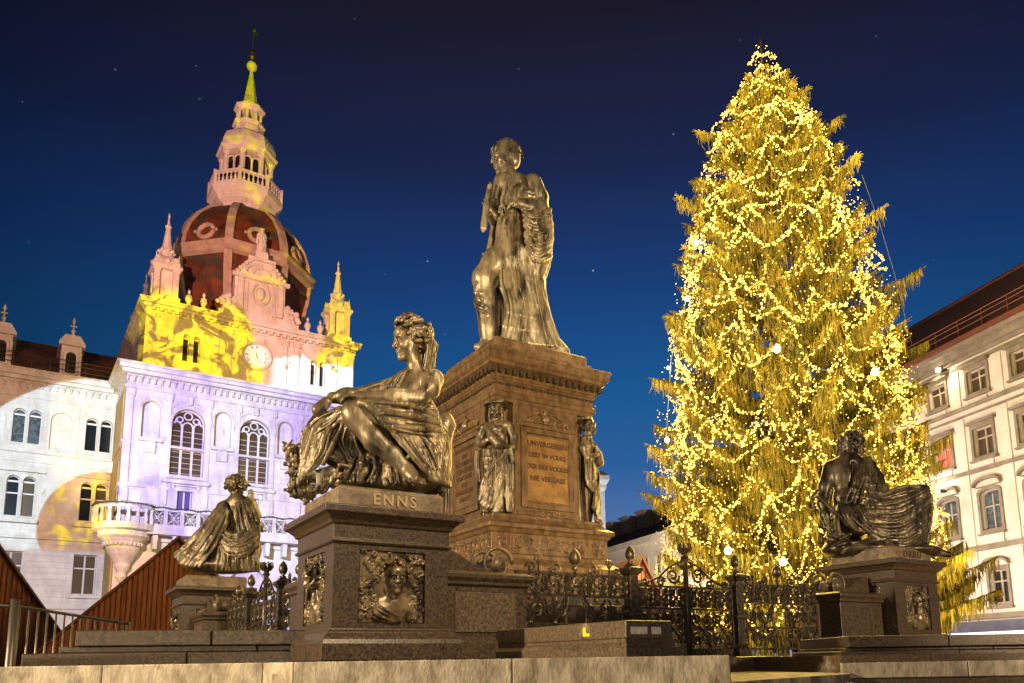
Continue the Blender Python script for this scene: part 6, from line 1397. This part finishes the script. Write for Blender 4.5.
for i in range(NBR):
    f = (i+.5)/NBR; z0 = 1.7+24.0*f**1.08; az = i*2.39996+rg.uniform(-.3, .3)
    tier = .5+.5*math.sin(z0*2.9+.7*math.sin(az*2)); clump = math.sin(az*3.1+z0*.8)*math.sin(az*1.7-z0*.55)
    Rm = RAD(z0)*(.90+.14*tier+.11*clump)*rg.uniform(.90, 1.07)
    if i >= NBR-len(EXTRA): z0, az, Rm = EXTRA[i-(NBR-len(EXTRA))]; f = z0/26
    droop = rg.uniform(.10, .24)*(1-.55*f)
    n = 9; ts = np.linspace(0, 1, n); rr = Rm*ts; zz = z0+Rm*(.10*ts-droop*ts**1.5+.16*ts**4)
    wob = rg.uniform(-.25, .25); ang = az+wob*ts
    P = np.stack([rr*np.cos(ang), rr*np.sin(ang), zz], 1); brs.append((z0, az+wob, Rm, P[-1]))
    limbs.tube(P, [max(.055*(1-t_)*(1-.6*f), .008) for t_ in ts], 4)
    k = int(20+Rm*24); tt_ = rg.uniform(.30, 1.0, k)**.8
    base = np.stack([np.interp(tt_, ts, P[:, q]) for q in range(3)], 1)
    # side sprays
    side = rg.uniform(-1, 1, k)*(.12+.55*np.minimum(Rm, 4)/4*(1-tt_*.65)); perp = np.stack([-np.sin(az+wob*tt_), np.cos(az+wob*tt_), np.zeros(k)], 1)
    S0 = base+perp*side[:, None]+np.stack([np.zeros(k), np.zeros(k), -abs(side)*.18], 1)
    add_strands(S0, perp*(side*.15)[:, None], rg.uniform(.22, .75, k)*(1-.45*f), .017)
    add_strands(base, np.zeros((k, 3)), rg.uniform(.15, .55, k)*(1-.45*f), .019)
    # upper needles along the twig
    q = base; nn = len(q); d = np.stack([np.cos(az+wob*tt_), np.sin(az+wob*tt_), .12+0*tt_], 1)*.20+perp*side[:, None]*.8; e = np.cross(d, [0, 0, 1.]); e /= np.linalg.norm(e, axis=1)[:, None]+1e-6
    FV.append(np.stack([q-e*.03, q+e*.03, q+d+e*.012, q+d-e*.012], 1))
    tip = P[-1]; d = np.array([math.cos(az+wob), math.sin(az+wob), .45]); e = np.cross(d, [0, 0, 1.]); FV.append(np.array([[tip-e*.03, tip+e*.03, tip+d*.16+e*.01, tip+d*.16-e*.01]]))
limbs.build('branches', M['bark'], tr)
FVa = np.concatenate(FV).reshape(-1, 3); FFa = np.arange(len(FVa)).reshape(-1, 4)
mesh_obj('crown', FVa, FFa, M['needles'], tr)
# light strings
ico = MB(); ico.sphere((0, 0, 0), 1.0, 7, 5)
bulb_me = {}
def bulbs_at(parent, pts, r):
    key = round(r, 3)
    if key not in bulb_me:
        o = mesh_obj('bulb', np.array(ico.v)*r, ico.f, M['bulb'], parent, smooth=True); bulb_me[key] = o.data; o.location = pts[0]; pts = pts[1:]
    for p in pts:
        o = bpy.data.objects.new('bulb', bulb_me[key]); o.location = p; q_ = random.choice((.75, .85, .95, 1.0, 1.1, 1.45)); o.scale = (q_, q_, q_); COL.objects.link(o); o.parent = parent
vdir = math.atan2(0-TYY, 0-TX)
NS = 36; allsmall = []
places = ['at the very top', 'near the top', 'in the upper part', 'in the upper middle', 'in the middle', 'in the lower middle', 'in the lower part', 'near the bottom', 'at the foot']
shapes_ = ['in deep loops', 'in shallow loops', 'in a long zigzag', 'in uneven loops']
for s_ in range(NS):
    zc = 25.0-21.9*(s_/(NS-1))**.93; nseg = 3+int(RAD(zc)*1.3); sag = .25+.16*RAD(zc); tilt = rg.uniform(-.12, .12)*RAD(zc)
    a0 = -1.5; a1 = 1.5; pts = []; an = [a0+(a1-a0)*j/nseg+rg.uniform(-.10, .10) for j in range(nseg+1)]; za = [zc+rg.uniform(-.35, .35)*min(RAD(zc), 2.5)*.6+(.4 if (j+s_) % 2 else -.3)*min(1, RAD(zc)/2.5) for j in range(nseg+1)]; ra = [rg.uniform(.86, 1.0) for _ in an]
    path = []
    for j in range(nseg):
        for q in np.linspace(0, 1, 14)[:-1]:
            a = an[j]+(an[j+1]-an[j])*q; z_ = za[j]+(za[j+1]-za[j])*q-sag*4*q*(1-q)+tilt*math.sin(a); z_ = min(max(z_, 1.7), 25.8); rr = RAD(z_)*(ra[j]+(ra[j+1]-ra[j])*q+.05*math.sin(9*q+s_))*(1.0+.09*math.sin((vdir+a)*3.1+z_*.8)*math.sin((vdir+a)*1.7-z_*.55))+.05
            path.append((rr*math.cos(vdir+a), rr*math.sin(vdir+a), z_))
    P = np.array(path); L = np.r_[0, np.cumsum(np.linalg.norm(np.diff(P, axis=0), axis=1))]; nb = int(min(88, max(24, L[-1]/.17)))
    s_at = (np.arange(nb)+.5)/nb*L[-1]; bp = np.stack([np.interp(s_at, L, P[:, q]) for q in range(3)], 1)+rg.normal(0, .018, (nb, 3))
    pl = places[min(int(s_/4), 8)]; st = thing('light_string', 'string of warm bulbs hung %s %s of the tree' % (shapes_[s_ % 4], pl), 'light string', (TX, TYY, 0), 0, 'light strings on the Christmas tree')
    m_ = MB(); m_.tube(P, .012, 4); m_.build('cable', M['cable'], st)
    bulbs_at(st, [tuple(x) for x in bp], .030)
    # finer lights wound into the branches around this string
    k = int(14+RAD(zc)*22); a = rg.uniform(-1.9, 1.9, k); z_ = np.clip(zc+rg.uniform(-.62, .62, k), 1.8, 25.8); rr = np.array([RAD(q) for q in z_])*rg.uniform(.70, 1.04, k)
    pos = np.stack([rr*np.cos(vdir+a), rr*np.sin(vdir+a), z_], 1); k2 = int(L[-1]/.055); sa = rg.uniform(0, L[-1], k2)
    pos = np.concatenate([pos, np.stack([np.interp(sa, L, P[:, q]) for q in range(3)], 1)+rg.normal(0, .032, (k2, 3))]); k += k2
    m_ = MB(); iv = np.array(ico.v)*.0175
    VV = np.concatenate([iv+pos[j] for j in range(k)]); FF = [tuple(i+j*len(iv) for i in f) for j in range(k) for f in ico.f]
    tag(mesh_obj('small_bulbs', VV, FF, M['bulb_small'], st), kind='stuff')
# big lamps and stay cables
def big_lamp(label, p, r=.13, power=160):
    rt = thing('flood_lamp', label, 'lamp', tuple(p), 0, 'bright single lamps around the tree')
    m_ = MB(); m_.sphere((0, 0, 0), r, 12, 8); m_.build('lit_globe', mat('bright lamp', (1, 1, 1), emis=(1, .80, .42), estr=9), rt, smooth=True)
    m_ = MB(); m_.lathe(0, 0, [(r*.5, r*.85), (r*.5, r*1.4), (.02, r*1.6)], 8); m_.build('socket', M['cable'], rt)
    l = lamp('globe_light', 'POINT', tuple(np.array(p)+np.array([0, -r*1.5, 0])), None, power, (1, .78, .40), .1)
for lb, q in (('bright lamp on the left cable beside the upper part of the tree', (696, 243)), ('bright lamp on the left edge of the tree, second from the top', (687, 299)), ('faint lamp hanging on the left cable, above the lowest one', (668, 368)), ('bright lamp hanging lowest on the left cable, against the sky', (667, 440))):
    big_lamp(lb, at(*q, 26.2), .05 if 'faint' in lb else .085, 60)
for lb, q in (('very bright lamp low on the tree above the iron gate', (728, 551)), ('bright lamp low on the tree right of the gate', (783, 562)), ('bright lamp in the middle of the tree, at its front', (777, 349)), ('bright lamp at the right of the tree in mid height', (875, 372))):
    big_lamp(lb, at(*q, 22.7), .11, 90)
def stay(label, pts): m_ = MB(); m_.tube(pts, .008, 5); tag(m_.build('stay_cable', M['wire'], None), label, 'cable')
stay('thin steel stay cable on the left side of the tree, holding the lamps', [at(724, 138, 26.8), at(703, 190, 26.5), at(695, 243, 26.2), at(686, 300, 26.2), at(671, 360, 26.2), at(666, 440, 26.2)])
stay('thin steel stay cable on the right side of the tree', [at(862, 175, 27), at(880, 225, 27), at(894, 272, 27), at(912, 345, 27.5)])
# glow of the thousands of bulbs on the needles
for i in range(26):
    z_ = 2.5+22*(i/25); rr = RAD(z_)*1.05+1.3
    for a in ((-.9, .25) if i % 2 else (-.3, .85)):
        l = lamp('string_glow', 'POINT', (TX+rr*math.cos(vdir+a), TYY+rr*math.sin(vdir+a), z_), None, 175+48*RAD(z_), (1, .66, .14), .8)
